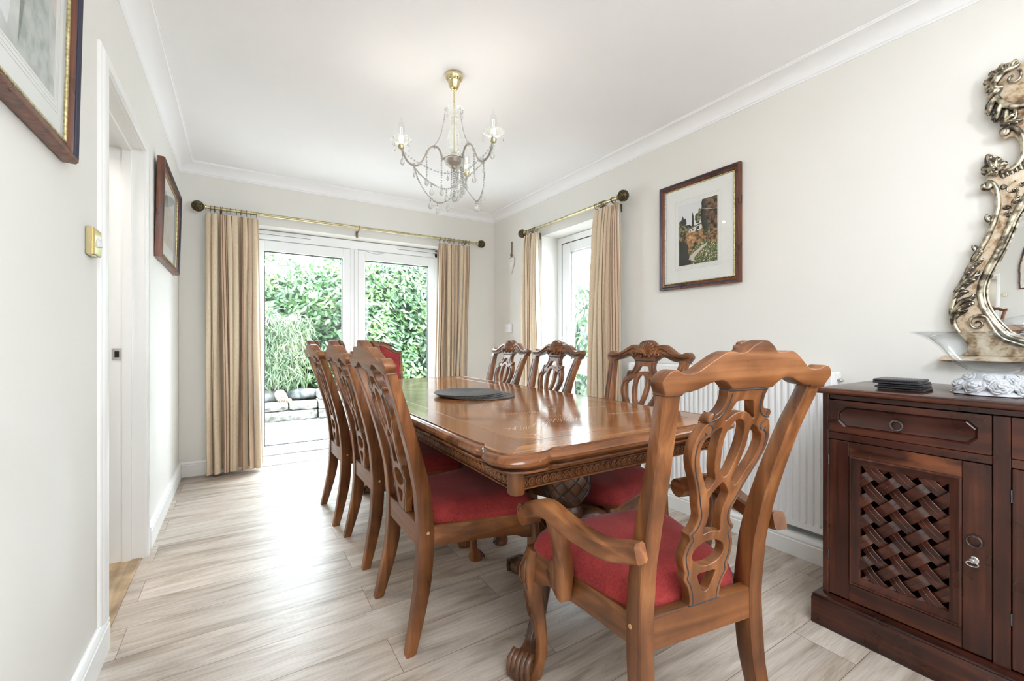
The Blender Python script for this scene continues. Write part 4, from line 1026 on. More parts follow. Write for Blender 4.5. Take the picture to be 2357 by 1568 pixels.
# ================================================================== dining table
def table():
    T_ = E('dining_table', (1.073, 2.10, 0), 0, 'long pine pedestal dining table with parquetry top and carved apron', 'table')
    xl, yl, zt = .488, 1.160, .765       # half sizes of the flat field
    def corner_path(o):
        """quarter outline at offset o from the flat field, first quadrant x>0,y>0, from side to end"""
        a = []
        X_, Y_ = xl + o, yl + o
        pts = [(X_, 0), (X_, Y_ - .24), (X_, Y_ - .175), (X_ - .006, Y_ - .150), (X_ - .003, Y_ - .135), (X_ + .009, Y_ - .115), (X_ + .012, Y_ - .09), (X_ + .011, Y_ - .055), (X_ - .002, Y_ - .020), (X_ - .020, Y_ - .003), (X_ - .055, Y_ + .011), (X_ - .09, Y_ + .012), (X_ - .115, Y_ + .009), (X_ - .135, Y_ - .003), (X_ - .150, Y_ - .006), (X_ - .175, Y_), (X_ - .24, Y_), (0, Y_)]
        return [pts[0]] + [(p[0], p[1]) for p in cr([(x, y, 0) for x, y in pts[1:-1]], 3, False)] + [pts[-1]]
    def loop(o):
        q = corner_path(o); L_ = []
        L_ += q; L_ += [(-x, y) for x, y in reversed(q)][1:]; L_ += [(-x, -y) for x, y in q][1:]; L_ += [(x, -y) for x, y in reversed(q)][1:-1]
        return L_
    # flat top : bands and field as separate regions of one mesh
    b = MB(); top = loop(0); bw = .105
    n = len(top)
    # border ring, mitred
    inner = []
    fx, fy2 = xl - bw, yl - bw
    for x, y in top:
        # project each outline point on the inner rectangle along the mitre/normal
        dx_, dy_ = xl - abs(x), yl - abs(y)
        if dx_ < dy_ - 0: inner.append((math.copysign(fx, x), max(-fy2, min(fy2, y))))
        else: inner.append((max(-fx, min(fx, x)), math.copysign(fy2, y)))
    vs_ = [(x, y, zt) for x, y in top] + [(x, y, zt) for x, y in inner]
    fs = []; ms = []
    for i in range(n):
        j = (i + 1) % n; x, y = (top[i][0] + top[j][0]) / 2, (top[i][1] + top[j][1]) / 2
        b.add([vs_[i], vs_[j], vs_[n + j], vs_[n + i]], [(0, 1, 2, 3)], 1 if (xl - abs(x)) < (yl - abs(y)) else 2)
    b.add([(-fx, -fy2, zt), (fx, -fy2, zt), (fx, fy2, zt), (-fx, fy2, zt)], [(0, 1, 2, 3)], 0)
    # moulded edge
    prof = [(0, zt), (0.0006, zt - .0035), (.005, zt - .0030), (.013, zt - .0045), (.020, zt - .010), (.0235, zt - .018), (.022, zt - .026), (.016, zt - .032), (.006, zt - .035), (-.006, zt - .037), (-.008, zt - .043), (.001, zt - .046), (.002, zt - .051), (-.003, zt - .054), (-.06, zt - .054)]
    rings = [[(x, y, z) for x, y in loop(o)] for o, z in prof]
    b.loft(rings, 3, caps=False); b.add(rings[-1], [tuple(range(n))[::-1]], 3)
    b.build('tabletop', [M_ttF, M_ttS, M_ttE, M_edge], T_, ang=32)
    b = MB()
    for pth_ in ([(x, y, zt - .0002) for x, y in loop(-.001)],): b.tube(pth_ + [pth_[0]], .0012, 5)
    b.tube([(-fx, -fy2, zt), (fx, -fy2, zt), (fx, fy2, zt), (-fx, fy2, zt), (-fx, -fy2, zt)], .0004, 4)
    b.build('inlay_line', flat('dark_brown_inlay', (.12, .045, .015), rough=.3), T_)
    # scratches worn into the varnish near the front end
    b = MB(); rs = random.Random(4)
    def scr(x, y, ang, L_, w=.0009):
        dx_, dy_ = math.cos(ang) * L_ / 2, math.sin(ang) * L_ / 2; nx_, ny_ = -math.sin(ang) * w / 2, math.cos(ang) * w / 2
        z = zt + .00012; b.add([(x - dx_ - nx_, y - dy_ - ny_, z), (x + dx_ - nx_, y + dy_ - ny_, z), (x + dx_ + nx_, y + dy_ + ny_, z), (x - dx_ + nx_, y - dy_ + ny_, z)], [(0, 1, 2, 3)])
    for (cx_, cy2, w_, n_, a_, L_) in ((-.275, -.88, .085, 13, .95, .045), (-.17, -.86, .07, 11, .9, .06), (-.04, -.83, .14, 16, .8, .07), (.26, -.84, .16, 22, 1.2, .03), (-.09, -.62, .13, 14, 1.1, .04), (.05, -.60, .07, 9, 1.0, .03), (.24, -.66, .16, 18, 1.15, .035), (-.12, -.42, .12, 12, 1.0, .03)):
        for k in range(n_): scr(cx_ - w_ / 2 + w_ * k / n_ + rs.uniform(-.003, .003), cy2 + rs.uniform(-.006, .006) - w_ * .2 * k / n_, a_ + rs.uniform(-.08, .08), L_ * rs.uniform(.6, 1.1), rs.uniform(.0004, .0008))
    for k in range(36): scr(rs.uniform(-.3, .4), rs.uniform(-1.0, -.2), rs.uniform(0, 3.1), rs.uniform(.01, .05), .0006)
    tag(b.build('scratch_marks', M_scratch, T_, smooth=False), kind='stuff')
    # apron with coin moulding
    ax, ay, az0, az1 = .452, 1.128, .656, .712
    def apron(name, L_, horizontal, sgn):
        b = MB(); t_ = .022
        def put(a0, a1, d0, d1, z0_, z1_, mi=0):
            # a along, d outward distance from face plane
            if horizontal: b.cbox(a0, a1, *(sorted((sgn * (ay + d0), sgn * (ay + d1)))), z0_, z1_, .0015, mi)
            else: b.cbox(*(sorted((sgn * (ax + d0), sgn * (ax + d1)))), a0, a1, z0_, z1_, .0015, mi)
        put(-L_, L_, -t_, -.003, az0, az1)
        put(-L_, L_, -.004, .003, az0, az0 + .005); put(-L_, L_, -.004, .003, .6885, .6935); put(-L_, L_, -.004, -.0005, .6935, az1)
        nb = int(round(2 * L_ / .0243)); p_ = 2 * L_ / nb; zc = .6748
        for k in range(nb):
            a = -L_ + p_ * (k + .5)
            # ring and centre stud
            ringo = []; st_ = []
            N_ = 12
            for (rad, dd) in ((.0122, -.003), (.0118, .0012), (.0080, .0016), (.0072, -.0016), (.0052, -.0012), (.0048, .0008)):
                ringo.append([(a + rad * math.cos(2 * PI * i / N_), dd, zc + rad * math.sin(2 * PI * i / N_)) for i in range(N_)])
            o = len(b.v); b.loft(ringo, 0)
            for i in range(o, len(b.v)):
                u, dd, z = b.v[i]; b.v[i] = (u, sgn * (ay + dd), z) if horizontal else (sgn * (ax + dd), u, z)
        # dark glaze behind the rings
        o = len(b.v)
        put(-L_, L_, -.0035, -.0026, az0 + .004, .689, 1)
        return b.build(name, [M_pineX if horizontal else M_pineY, M_glaze], T_)
    apron('apron', ax - .02, True, -1); apron('apron', ax - .02, True, 1); apron('apron', ay - .02, False, -1); apron('apron', ay - .02, False, 1)
    for sx_ in (1, -1):
        for sy_ in (1, -1):
            b = MB(); rg = []
            for z, s_ in ((.644, .86), (.648, 1), (.705, 1), (.711, 1.0)):
                ring = []
                for px, py_ in ((.014, -.020), (.016, -.002), (.012, .008), (.008, .012), (-.002, .016), (-.020, .014), (-.020, -.020)): ring.append((sx_ * (ax - .008 + px * s_), sy_ * (ay - .008 + py_ * s_), z))
                rg.append(ring)
            b.loft(rg); b.build('corner_block', M_pineZ, T_, ang=50)
    # pedestals
    for sy_ in (-1, 1):
        py0 = sy_ * .80
        b = MB(); prof = [(.085, .70), (.088, .66), (.075, .655), (.070, .645), (.062, .635), (.066, .625), (.070, .615), (.060, .605), (.052, .598), (.055, .590), (.072, .575), (.083, .555), (.088, .53), (.087, .50), (.078, .47), (.062, .445), (.050, .43), (.055, .42), (.062, .41), (.062, .395), (.050, .385), (.055, .37), (.075, .35), (.085, .32), (.085, .22), (.07, .2), (.05, .19)]
        b.lathe(prof[::-1], (0, py0, 0), 28)
        pd = b.build('pedestal_column', M_pineDark, T_, ang=50)
        b = MB()
        for dirn in (1, -1):
            for k in range(10):
                pts_ = []
                for q in range(11):
                    z = .60 - .0135 * q - .01; rad = interp(sorted([(z_, r_) for r_, z_ in prof]), z) + .001; a = 2 * PI * k / 10 + dirn * q * .16; pts_.append((rad * math.cos(a), py0 + rad * math.sin(a), z))
                b.tube(pts_, .0028, 5)
        b.build('lattice_carving', M_groove, pd)
        for a0 in ((-153, 90, -33) if sy_ < 0 else (153, -90, 33)):
            a = math.radians(a0); ux, uy = math.cos(a), math.sin(a)
            path = [(.04, .36), (.09, .37), (.14, .345), (.19, .27), (.225, .18), (.26, .105), (.30, .062), (.34, .044), (.372, .040)]
            rad = [.042, .050, .048, .040, .034, .030, .032, .036, .030]
            pts_ = cr([(r_ * ux, py0 + r_ * uy, z) for r_, z in path], 3, False); rr_ = [interp([(k, v) for k, v in enumerate(rad)], i / 3) for i in range(len(pts_))]
            b = MB(); b.tube(pts_, rr_, 12, 0, [r_ * .72 for r_ in rr_], up=(0, 0, 1)); lg_ = b.build('pedestal_leg', M_pineDark, T_, ang=55)
            b = MB()
            vx, vy = -uy, ux
            for k in range(5):
                u = (k - 2) * .0155
                b.tube([((.335 + .012) * ux + u * vx, py0 + .347 * uy + u * vy, .070), ((.375 + .004) * ux + u * vx, py0 + .379 * uy + u * vy, .058), ((.392 - abs(u) * .3) * ux + u * vx, py0 + (.392 - abs(u) * .3) * uy + u * vy, .032), ((.388 - abs(u) * .3) * ux + u * vx, py0 + (.388 - abs(u) * .3) * uy + u * vy, .0095)], [.009, .0105, .0105, .0095], 8)
            b.ball((.35 * ux, py0 + .35 * uy, .035), .040, 12, 8, 0, (1.0, 1.0, .85))
            b.build('paw_foot', [M_pineDark], lg_, ang=60)
            b = MB()
            for u in (-.018, .018):
                b.tube(cr([(r_ * ux + u * vx, py0 + r_ * uy + u * vy, z + (.038 if r_ < .2 else .028) - abs(u) * .3) for r_, z in path[1:7]], 2, False), .0035, 5)
            b.build('acanthus_carving', M_groove, lg_)
    b = MB(); b.cbox(-.035, .035, -.72, .72, .30, .36, .006); b.build('stretcher', M_pineDark, T_)
    return T_
table()
# placemats stacked on the table
def placemat(x, y, z, r_, label, a):
    prof = [(.001, 0), (r_ - .002, 0), (r_, .0025), (r_ - .002, .005)]
    k = int(r_ / .0075)
    for i in range(k, 0, -1): prof += [(r_ * i / k - .0015, .0052), (r_ * i / k - .004, .0042)]
    prof += [(.001, .0052)]
    b = MB(); b.lathe(prof, (0, 0, 0), 72); o = b.build('placemat', M_mat, None, ang=70); o.location = (x, y, z); o.rotation_euler = (0, 0, a)
    return tag(o, label, 'placemat', 'round placemats stacked on the dining table')
def mat_weave():
    m, t, b_ = newmat('woven_dark_grey_rush'); co = N(t, 'ShaderNodeTexCoord'); n = N(t, 'ShaderNodeTexNoise'); n.inputs['Scale'].default_value = 160; t.links.new(co.outputs['Object'], n.inputs['Vector'])
    r_ = ramp(t, n.outputs['Fac'], [(.4, (.03, .026, .024)), (.62, (.11, .098, .088))]); t.links.new(r_.outputs[0], b_.inputs['Base Color']); setb(b_, rough=.6); return m
M_mat = mat_weave()
mz = .7652
placemat(1.085, 2.030, mz, .180, 'dark woven round placemat at the bottom, sticking out from the stack', 0)
placemat(1.055, 2.065, mz + .0052, .180, 'dark woven round placemat lying directly on the bottom one of the stack', 1)
placemat(1.045, 2.080, mz + .0104, .180, 'dark woven round placemat directly under the top one of the stack', 2)
placemat(1.035, 2.090, mz + .0156, .178, 'dark woven round placemat lying on top of the stack', 3)

# ================================================================== sideboard
def sideboard():
    R = E('sideboard', (0, 0, 0), 0, 'dark mahogany sideboard with lattice doors against the right wall', 'sideboard')
    XFc, XB = 1.855, WR - .02
    YA, YB = -.93, .752
    b = MB(); b.box(XFc + .02, XB, YB - .025, YB - .003, .1, .86); b.box(XFc + .02, XB, YA + .003, YA + .025, .1, .86); b.box(XB - .012, XB, YA, YB - .003, .1, .86); b.box(XFc + .03, XB, YA + .02, YB - .02, .118, .135)
    b.build('carcass', M_cabZ, R)
    b = MB(); b.box(XFc + .035, XB - .013, YA + .03, YB - .03, .70, .72); b.build('drawer_divider', M_cabY, R)
    b = MB(); ch = .010
    prof = [(.016, .8625), (.004, .8635), (0, .868), (0, .876), (.004, .882), (.010, .885)]
    rings = []
    for d_, z in prof:
        x0 = 1.832 + d_; y1 = YB + .018 - d_; y0 = YA - .018 + d_; rings.append([(x0, y0, z), (x0, y1, z), (XB + .01, y1, z), (XB + .01, y0, z)])
    b.loft(rings); b.build('top', M_cabTop, R, ang=50)
    b = MB(); b.cbox(XFc + .006, XFc + .03, YA + .01, YB - .019, .842, .8625, .003); b.build('frieze_rail', M_cabY, R)
    b = MB()
    rings = []
    for d_, z in ((.003, 0), (0, .004), (0, .098), (.004, .104), (.002, .108), (.007, .114), (.018, .119)):
        x0 = 1.826 + d_; y1 = YB + .026 - d_; y0 = YA - .026 + d_; rings.append([(x0, y0, z), (x0, y1, z), (XB, y1, z), (XB, y0, z)])
    b.loft(rings); b.build('plinth', M_cabY, R, ang=35)
    ys = [(YB - .019, YB)]
    bays = [(.318, .733), (-.135, .283), (-.59, -.17)]
    for y0, y1 in ((.733, YB), (.283, .318), (-.170, -.135), (-.625, -.59), (YA, -.905)):
        b = MB(); b.cbox(XFc, XFc + .03, y0, y1, .118, .8625 if y0 > .7 or y0 < -.9 else .842, .0015); b.build('stile', M_cabZ if y0 > .7 else M_cabZ, R)
    def ring_pull(parent, y, z, r_=.0165):
        b = MB(); b.tube([(XFc - .010 + .003 * math.sin(a), y + r_ * math.sin(a), z + r_ * math.cos(a)) for a in [2 * PI * k / 20 for k in range(21)]], .0027, 8)
        b.tube([(XFc + .002, y, z + r_), (XFc - .014, y, z + r_)], .0035, 8)
        b.build('ring_pull', M_iron, parent)
    bays_all = bays + [(-.905, -.625)]
    for bi, (y0, y1) in enumerate(bays_all):
        b = MB(); b.cbox(XFc + .001, XFc + .03, y0, y1, .6965, .7235, .002); b.build('middle_rail', M_cabR if bi == 1 else M_cabY, R)
        # drawer : flat front with a sunk octagonal panel
        g = .0018
        b = MB(); a0, a1, c0, c1 = y0 + g, y1 - g, .725, .841
        m_ = .028; cc = .020
        def octo(ins, x, z_in): 
            A0, A1, C0, C1 = a0 + m_ * 1.0 + ins, a1 - m_ - ins, c0 + m_ * .75 + z_in, c1 - m_ * .75 - z_in
            return [(x, A0 + cc, C0), (x, A1 - cc, C0), (x, A1, C0 + cc), (x, A1, C1 - cc), (x, A1 - cc, C1), (x, A0 + cc, C1), (x, A0, C1 - cc), (x, A0, C0 + cc)]
        outer8 = [(XFc, a0, c0), (XFc, a1, c0), (XFc, a1, c0), (XFc, a1, c1), (XFc, a1, c1), (XFc, a0, c1), (XFc, a0, c1), (XFc, a0, c0)]
        outer8 = [(XFc, a0 + .002, c0), (XFc, a1 - .002, c0), (XFc, a1, c0 + .002), (XFc, a1, c1 - .002), (XFc, a1 - .002, c1), (XFc, a0 + .002, c1), (XFc, a0, c1 - .002), (XFc, a0, c0 + .002)]
        b.loft([[(XFc + .018, y, z) for x, y, z in outer8], outer8, octo(0, XFc, 0), octo(.004, XFc + .006, .004), octo(.007, XFc + .003, .007), octo(.010, XFc + .0045, .010)])
        dr = b.build('drawer', M_cabY, R, ang=20)
        ring_pull(dr, (y0 + y1) / 2 + .008, .776)
        # door
        a0, a1, c0, c1 = y0 + g, y1 - g, .1255, .6945
        b = MB(); sw = .062
        b.cbox(XFc, XFc + .024, a0, a0 + sw, c0, c1, .002); b.cbox(XFc, XFc + .024, a1 - sw, a1, c0, c1, .002)
        b.cbox(XFc + .0005, XFc + .024, a0 + sw, a1 - sw, c0, c0 + .060, .001, 1)
        b.cbox(XFc + .0005, XFc + .024, a0 + sw, a1 - sw, c1 - .050, c1, .001, 2)
        dn = b.build('door', [M_cabZ, M_cabY, M_cabR], R, ang=30)
        b = MB(); o0, o1, q0, q1 = a0 + sw, a1 - sw, c0 + .060, c1 - .050
        prof_ = [(0, .000), (.004, -.004), (.008, -.003), (.009, .003), (.014, .004), (.030, .010), (.031, .012), (.031, .02)]
        rings = [[(XFc + x, o0 + d_, q0 + d_), (XFc + x, o1 - d_, q0 + d_), (XFc + x, o1 - d_, q1 - d_), (XFc + x, o0 + d_, q1 - d_)] for d_, x in prof_]
        b.loft(rings, caps=False); b.build('panel_moulding', M_cabZ, dn, ang=30)
        # woven lattice
        b = MB(); lo0, lo1, lz0, lz1 = o0 + .030, o1 - .030, q0 + .030, q1 - .030
        cyc, czc = (lo0 + lo1) / 2, (lz0 + lz1) / 2; pitch = .052; w = .033; e = .012
        for dirn in (1, -1):
            for k in range(-12, 12):
                # line: (y-cyc)*dirn... strips at 45deg slope: y*cos + z*sin = k*pitch*... 
                off = (k + .5) * pitch * 1.0
                # param point p(s) = off*n + s*t
                ty, tz = .70711 * 1.0, .70711 * dirn; ny_, nz_ = -tz, ty
                # clip s-range against the opening
                s0, s1 = -9, 9
                for c_, t2, lo, hi in ((off * ny_, ty, lo0 - e - cyc, lo1 + e - cyc), (off * nz_, tz, lz0 - e - czc, lz1 + e - czc)):
                    u0, u1 = (lo - c_) / t2, (hi - c_) / t2
                    if u0 > u1: u0, u1 = u1, u0
                    s0 = max(s0, u0); s1 = min(s1, u1)
                if s1 - s0 < .012: continue
                n_ = max(2, int((s1 - s0) / .005)); pts_ = []
                for i in range(n_ + 1):
                    s_ = s0 + (s1 - s0) * i / n_
                    ph_ = PI * (s_ / pitch - .5) + PI * k
                    x = XFc + .0155 - .0040 * max(-1, min(1, 1.9 * math.sin(ph_ + PI / 2)))
                    pts_.append((x, cyc + off * ny_ + s_ * ty, czc + off * nz_ + s_ * tz))
                b.rect_sweep(pts_, w, .0042, (1, 0, 0), .001)
                b.tube([(p_[0] - .0022, p_[1], p_[2]) for p_ in pts_], .0007, 4, 1)
        b.build('lattice_panel', [M_cabY, M_groove], dn, ang=40)
        ring_pull(dn, a0 + .034, .462)
        b = MB(); b.lathe([(.001, -.003), (.009, -.003), (.009, 0), (.011, .001)], (XFc - .001, a0 + .036, .404), 12, 0, 'x')
        b.tube([(XFc - .003, a0 + .036, .404), (XFc - .02, a0 + .036, .402)], .0028, 8); b.tube([(XFc - .020, a0 + .036 + .013 * math.sin(a), .398 + .007 * math.cos(a)) for a in [2 * PI * k / 16 for k in range(17)]], .0022, 6)
        b.build('key', M_brass if False else M_chrome, dn)
        for z in (.60, .25): b = MB(); b.tube([(XFc - .001, a1 + .0005, z), (XFc - .001, a1 + .0005, z + .035)], .003, 8); b.build('hinge', M_iron, dn)
    return R
sideboard()
# coasters
M_coast = flat('black_slate_coaster', (.02, .02, .025), rough=.35)
for i, (x, y, a, lb) in enumerate(((2.00, .555, .06, 'square black coaster at the bottom of the pile on the sideboard'), (1.995, .558, .0, 'square black coaster second from the bottom of the sideboard pile'), (2.0, .555, .10, 'square black coaster in the middle of the pile on the sideboard'),
                                (1.992, .562, -.02, 'square black coaster just under the top one on the sideboard'), (1.995, .565, .04, 'square black stitched coaster on top of the pile on the sideboard'))):
    b = MB(); b.cbox(-.062, .062, -.062, .062, 0, .0068, .0015)
    for s_ in (-1, 1):
        for k in range(16): b.tube([(s_ * .059, -.054 + .007 * k, .0066), (s_ * .059, -.050 + .007 * k, .0066)], .0009, 4); b.tube([(-.054 + .007 * k, s_ * .059, .0066), (-.050 + .007 * k, s_ * .059, .0066)], .0009, 4)
    o = b.build('coaster', M_coast); o.location = (x, y, .885 + .0078 * i); o.rotation_euler = (0, 0, a); tag(o, lb, 'coaster', 'square coasters piled on the sideboard')
# glass bowl
def glass_bowl():
    bx, by, bz = 2.06, .352, .8852
    R = E('glass_bowl', (bx, by, bz), 0, 'wide clear glass bowl on a frosted rose foot on the sideboard', 'bowl')
    prof = [(.004, .066), (.030, .068), (.060, .078), (.088, .098), (.108, .124), (.126, .152), (.150, .176), (.175, .192), (.198, .2015), (.200, .2045), (.196, .2055), (.172, .196), (.146, .180), (.121, .156), (.103, .128), (.083, .103), (.057, .084), (.030, .074), (.004, .072)]
    b = MB(); b.lathe(prof, (0, 0, 0), 64); b.build('bowl', M_bowl, R, ang=60)
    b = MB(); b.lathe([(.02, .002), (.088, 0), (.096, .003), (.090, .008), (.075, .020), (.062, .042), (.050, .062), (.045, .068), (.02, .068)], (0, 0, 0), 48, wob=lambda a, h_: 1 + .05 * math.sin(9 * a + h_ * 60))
    rb = random.Random(3)
    for row, (rad, z, n_, s_) in enumerate(((.078, .028, 9, .023), (.060, .049, 7, .018))):
        for k in range(n_):
            a = 2 * PI * (k + .5 * row) / n_; c0 = Vector((rad * math.cos(a), rad * math.sin(a), z)); nrm = Vector((math.cos(a), math.sin(a), .55)).normalized(); u = Vector((-math.sin(a), math.cos(a), 0)); v = nrm.cross(u)
            for q, (rr_, hh) in enumerate(((1.0, .0), (.72, .35), (.45, .6), (.22, .75))):
                nn = 6 if q < 2 else 4
                pts_ = []
                for i in range(33):
                    t_ = 2 * PI * i / 32; rad2 = s_ * rr_ * (1 + .10 * math.cos(nn * t_ + q)); p_ = c0 + u * (rad2 * math.cos(t_)) + v * (rad2 * math.sin(t_)) + nrm * (s_ * (hh * .8 + .08 * math.sin(nn * t_))); pts_.append(p_[:])
                b.tube(pts_, s_ * .15, 8, 0, s_ * .26)
            b.ball((c0 + nrm * s_ * .6)[:], s_ * .22, 8, 5)
    b.build('rose_foot', M_frost, R, ang=85)
    return R
glass_bowl()
# ================================================================== ornate mirror
def ornate_mirror():
    Yc = .15; X0 = WR - .004
    R = E('ornate_mirror', (X0, Yc, 0), -PI / 2, 'ornate silver-gilt rococo mirror on the right wall above the glass bowl', 'mirror')
    # local x = Yc - Y (to the viewer's right), local y = into the wall, z up ; faces -y
    OUT = [(.335, 2.057), (.341, 2.074), (.346, 2.075), (.355, 2.068), (.364, 2.063), (.371, 2.075), (.379, 2.081), (.388, 2.086), (.388, 2.072), (.400, 2.070), (.413, 2.074), (.412, 2.058), (.419, 2.045), (.433, 2.047), (.424, 2.032), (.432, 2.013), (.425, 1.997), (.417, 1.992), (.407, 1.977), (.404, 1.965), (.408, 1.947), (.401, 1.932), (.403, 1.905), (.397, 1.896), (.384, 1.909), (.380, 1.888), (.376, 1.869), (.388, 1.858), (.388, 1.837), (.391, 1.826), (.387, 1.809), (.378, 1.801), (.367, 1.807), (.356, 1.804), (.346, 1.785), (.340, 1.76), (.341, 1.734), (.351, 1.707), (.364, 1.690), (.368, 1.706), (.379, 1.711), (.385, 1.734), (.400, 1.750), (.417, 1.764), (.419, 1.746), (.412, 1.724), (.424, 1.722), (.438, 1.703), (.425, 1.694), (.421, 1.680), (.424, 1.668), (.430, 1.660), (.436, 1.652), (.437, 1.641), (.430, 1.628), (.418, 1.625), (.408, 1.610), (.402, 1.585), (.399, 1.558), (.405, 1.529), (.414, 1.531), (.423, 1.536), (.420, 1.514), (.415, 1.497), (.423, 1.469), (.431, 1.441), (.438, 1.416), (.446, 1.422), (.456, 1.426), (.449, 1.403), (.458, 1.377), (.472, 1.348), (.487, 1.31), (.503, 1.272), (.513, 1.233), (.521, 1.198), (.524, 1.175), (.520, 1.139), (.514, 1.112), (.503, 1.090), (.490, 1.070), (.475, 1.045), (.478, 1.015), (.500, 1.0)]
    INN = [(.332, 1.548), (.345, 1.523), (.357, 1.497), (.370, 1.454), (.385, 1.407), (.399, 1.371), (.414, 1.331), (.427, 1.294), (.434, 1.258), (.434, 1.226), (.428, 1.192), (.414, 1.156), (.396, 1.122), (.370, 1.088), (.320, 1.062), (.25, 1.052), (.20, 1.062)]
    up = [(.19, 1.10), (.23, 1.155)]
    outer = [(-(y - Yc), z) for y, z in [(Yc, 2.16), (.19, 2.150), (.22, 2.12), (.26, 2.105), (.30, 2.09)] + OUT]
    loop = outer + [(-x, z) for x, z in reversed(outer) if abs(x) > 1e-6]
    inn = [(-(y - Yc), z) for y, z in [(Yc, 1.80), (.20, 1.79), (.25, 1.74), (.29, 1.66), (.315, 1.59)] + INN + [(Yc, 1.075)]]
    iloop = inn + [(-x, z) for x, z in reversed(inn) if abs(x) > 1e-6]
    me = shape2d([rsm(loop, 1), rsm(iloop, 2)], .022, .005, None, 2)
    fr_ = MB().merge(me, 0, lambda p: (p.x, -.015 - p.z, p.y)).build('frame', M_frameflat, R, ang=50)
    me = shape2d([rsm([(x * 1.01, 1.4 + (z - 1.4) * 1.01) for x, z in iloop], 2)], .004, .0005)
    MB().merge(me, 0, lambda p: (p.x, -.010 - p.z, p.y)).build('mirror_glass', M_mirror, R)
    for sg in (1, -1):
        T2 = lambda l, d=.030: [(sg * -(y - Yc), -d, z) for y, z in l]
        b = MB()
        edge = [(.315, 1.605), (.336, 1.560), (.348, 1.532), (.361, 1.503), (.374, 1.458), (.389, 1.411), (.403, 1.375), (.419, 1.335), (.433, 1.297), (.441, 1.258), (.441, 1.226), (.434, 1.189), (.419, 1.152), (.400, 1.117), (.374, 1.080), (.32, 1.053), (.25, 1.043), (.18, 1.056)]
        b.tube(cr(T2(edge, .028), 3, False), .0085, 10)
        inner2 = [(a - .0095, z) for a, z in edge[1:15]]; b.tube(cr(T2(inner2, .022), 3, False), .004, 8)
        b.build('inner_moulding', M_silver, fr_, ang=62)
        b = MB()
        # outer bead following the outline in three runs
        b.tube(cr(T2([(.430, 1.650), (.432, 1.640), (.425, 1.632), (.417, 1.634), (.416, 1.645), (.424, 1.652), (.420, 1.655), (.408, 1.648), (.399, 1.625), (.395, 1.595), (.394, 1.560), (.400, 1.525), (.408, 1.493), (.416, 1.467), (.426, 1.437), (.440, 1.405), (.452, 1.376), (.466, 1.346), (.481, 1.308), (.497, 1.270), (.507, 1.233), (.515, 1.198), (.518, 1.173), (.514, 1.141), (.508, 1.114), (.497, 1.090)], .028), 3, False), [.0085 + .001 * math.sin(k * .2) for k in range(76)], 8)
        b.tube(cr(T2([(.383, 1.822), (.384, 1.832), (.377, 1.836), (.370, 1.828), (.374, 1.818), (.381, 1.822), (.372, 1.838), (.357, 1.833), (.343, 1.815), (.334, 1.785), (.332, 1.755), (.334, 1.725), (.345, 1.700), (.360, 1.684), (.385, 1.680)], .030), 3, False), .0085, 8)
        b.tube(cr(T2([(.340, 2.060), (.353, 2.050), (.369, 2.050), (.386, 2.042), (.398, 2.027), (.405, 2.010), (.395, 1.996), (.380, 1.994)], .034), 3, False), [.004 + .009 * math.sin(PI * k / 21) for k in range(22)], 8)
        b.tube(cr(T2([(.345, 2.040), (.338, 2.025), (.342, 2.003), (.356, 1.998), (.367, 2.008), (.365, 2.020), (.357, 2.022)], .032), 3, False), .0045, 7)
        b.tube(cr(T2([(.402, 1.985), (.394, 1.955), (.382, 1.932), (.366, 1.915), (.350, 1.906), (.33, 1.902), (.28, 1.91), (.23, 1.95)], .034), 3, False), [.005 + .008 * math.sin(PI * min(1, k / 18)) for k in range(22)], 8)
        b.tube(cr(T2([(.358, 1.905), (.350, 1.888), (.352, 1.868), (.366, 1.858), (.380, 1.862)], .032), 3, False), .005, 7)
        b.tube(cr(T2([(.414, 1.122), (.425, 1.148), (.443, 1.154), (.460, 1.148), (.467, 1.130), (.460, 1.112), (.445, 1.108), (.434, 1.120), (.438, 1.132), (.449, 1.133), (.452, 1.124)], .032), 3, False), [.0065 - .00012 * k for k in range(31)], 8)
        b.tube(cr(T2([(.414, 1.122), (.40, 1.090), (.38, 1.065), (.33, 1.04)], .030), 3, False), .007, 8)
        b.build('scroll_moulding', M_silver, fr_, ang=62)
        b = MB()
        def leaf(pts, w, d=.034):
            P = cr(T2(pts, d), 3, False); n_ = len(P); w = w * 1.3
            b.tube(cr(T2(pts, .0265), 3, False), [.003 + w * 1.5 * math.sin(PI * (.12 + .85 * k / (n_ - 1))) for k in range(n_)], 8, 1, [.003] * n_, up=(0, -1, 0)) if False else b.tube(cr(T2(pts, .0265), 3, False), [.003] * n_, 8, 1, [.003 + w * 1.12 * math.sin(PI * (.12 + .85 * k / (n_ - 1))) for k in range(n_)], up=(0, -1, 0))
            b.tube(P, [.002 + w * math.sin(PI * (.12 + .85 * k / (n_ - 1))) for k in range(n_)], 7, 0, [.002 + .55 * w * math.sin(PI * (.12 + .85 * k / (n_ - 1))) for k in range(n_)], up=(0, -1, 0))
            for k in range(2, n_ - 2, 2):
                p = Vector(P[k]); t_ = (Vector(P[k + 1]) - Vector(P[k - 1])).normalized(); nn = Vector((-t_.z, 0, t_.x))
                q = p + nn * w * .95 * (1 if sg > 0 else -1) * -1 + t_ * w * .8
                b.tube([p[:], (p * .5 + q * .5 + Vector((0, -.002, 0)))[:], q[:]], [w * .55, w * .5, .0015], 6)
        leaf([(.516, 1.144), (.508, 1.170), (.489, 1.191), (.467, 1.203), (.455, 1.204)], .007)
        leaf([(.517, 1.157), (.508, 1.182), (.486, 1.212), (.464, 1.222), (.456, 1.238)], .006)
        leaf([(.514, 1.139), (.501, 1.165), (.486, 1.173), (.473, 1.181)], .006)
        leaf([(.508, 1.246), (.489, 1.271), (.473, 1.291), (.458, 1.298), (.443, 1.327)], .009)
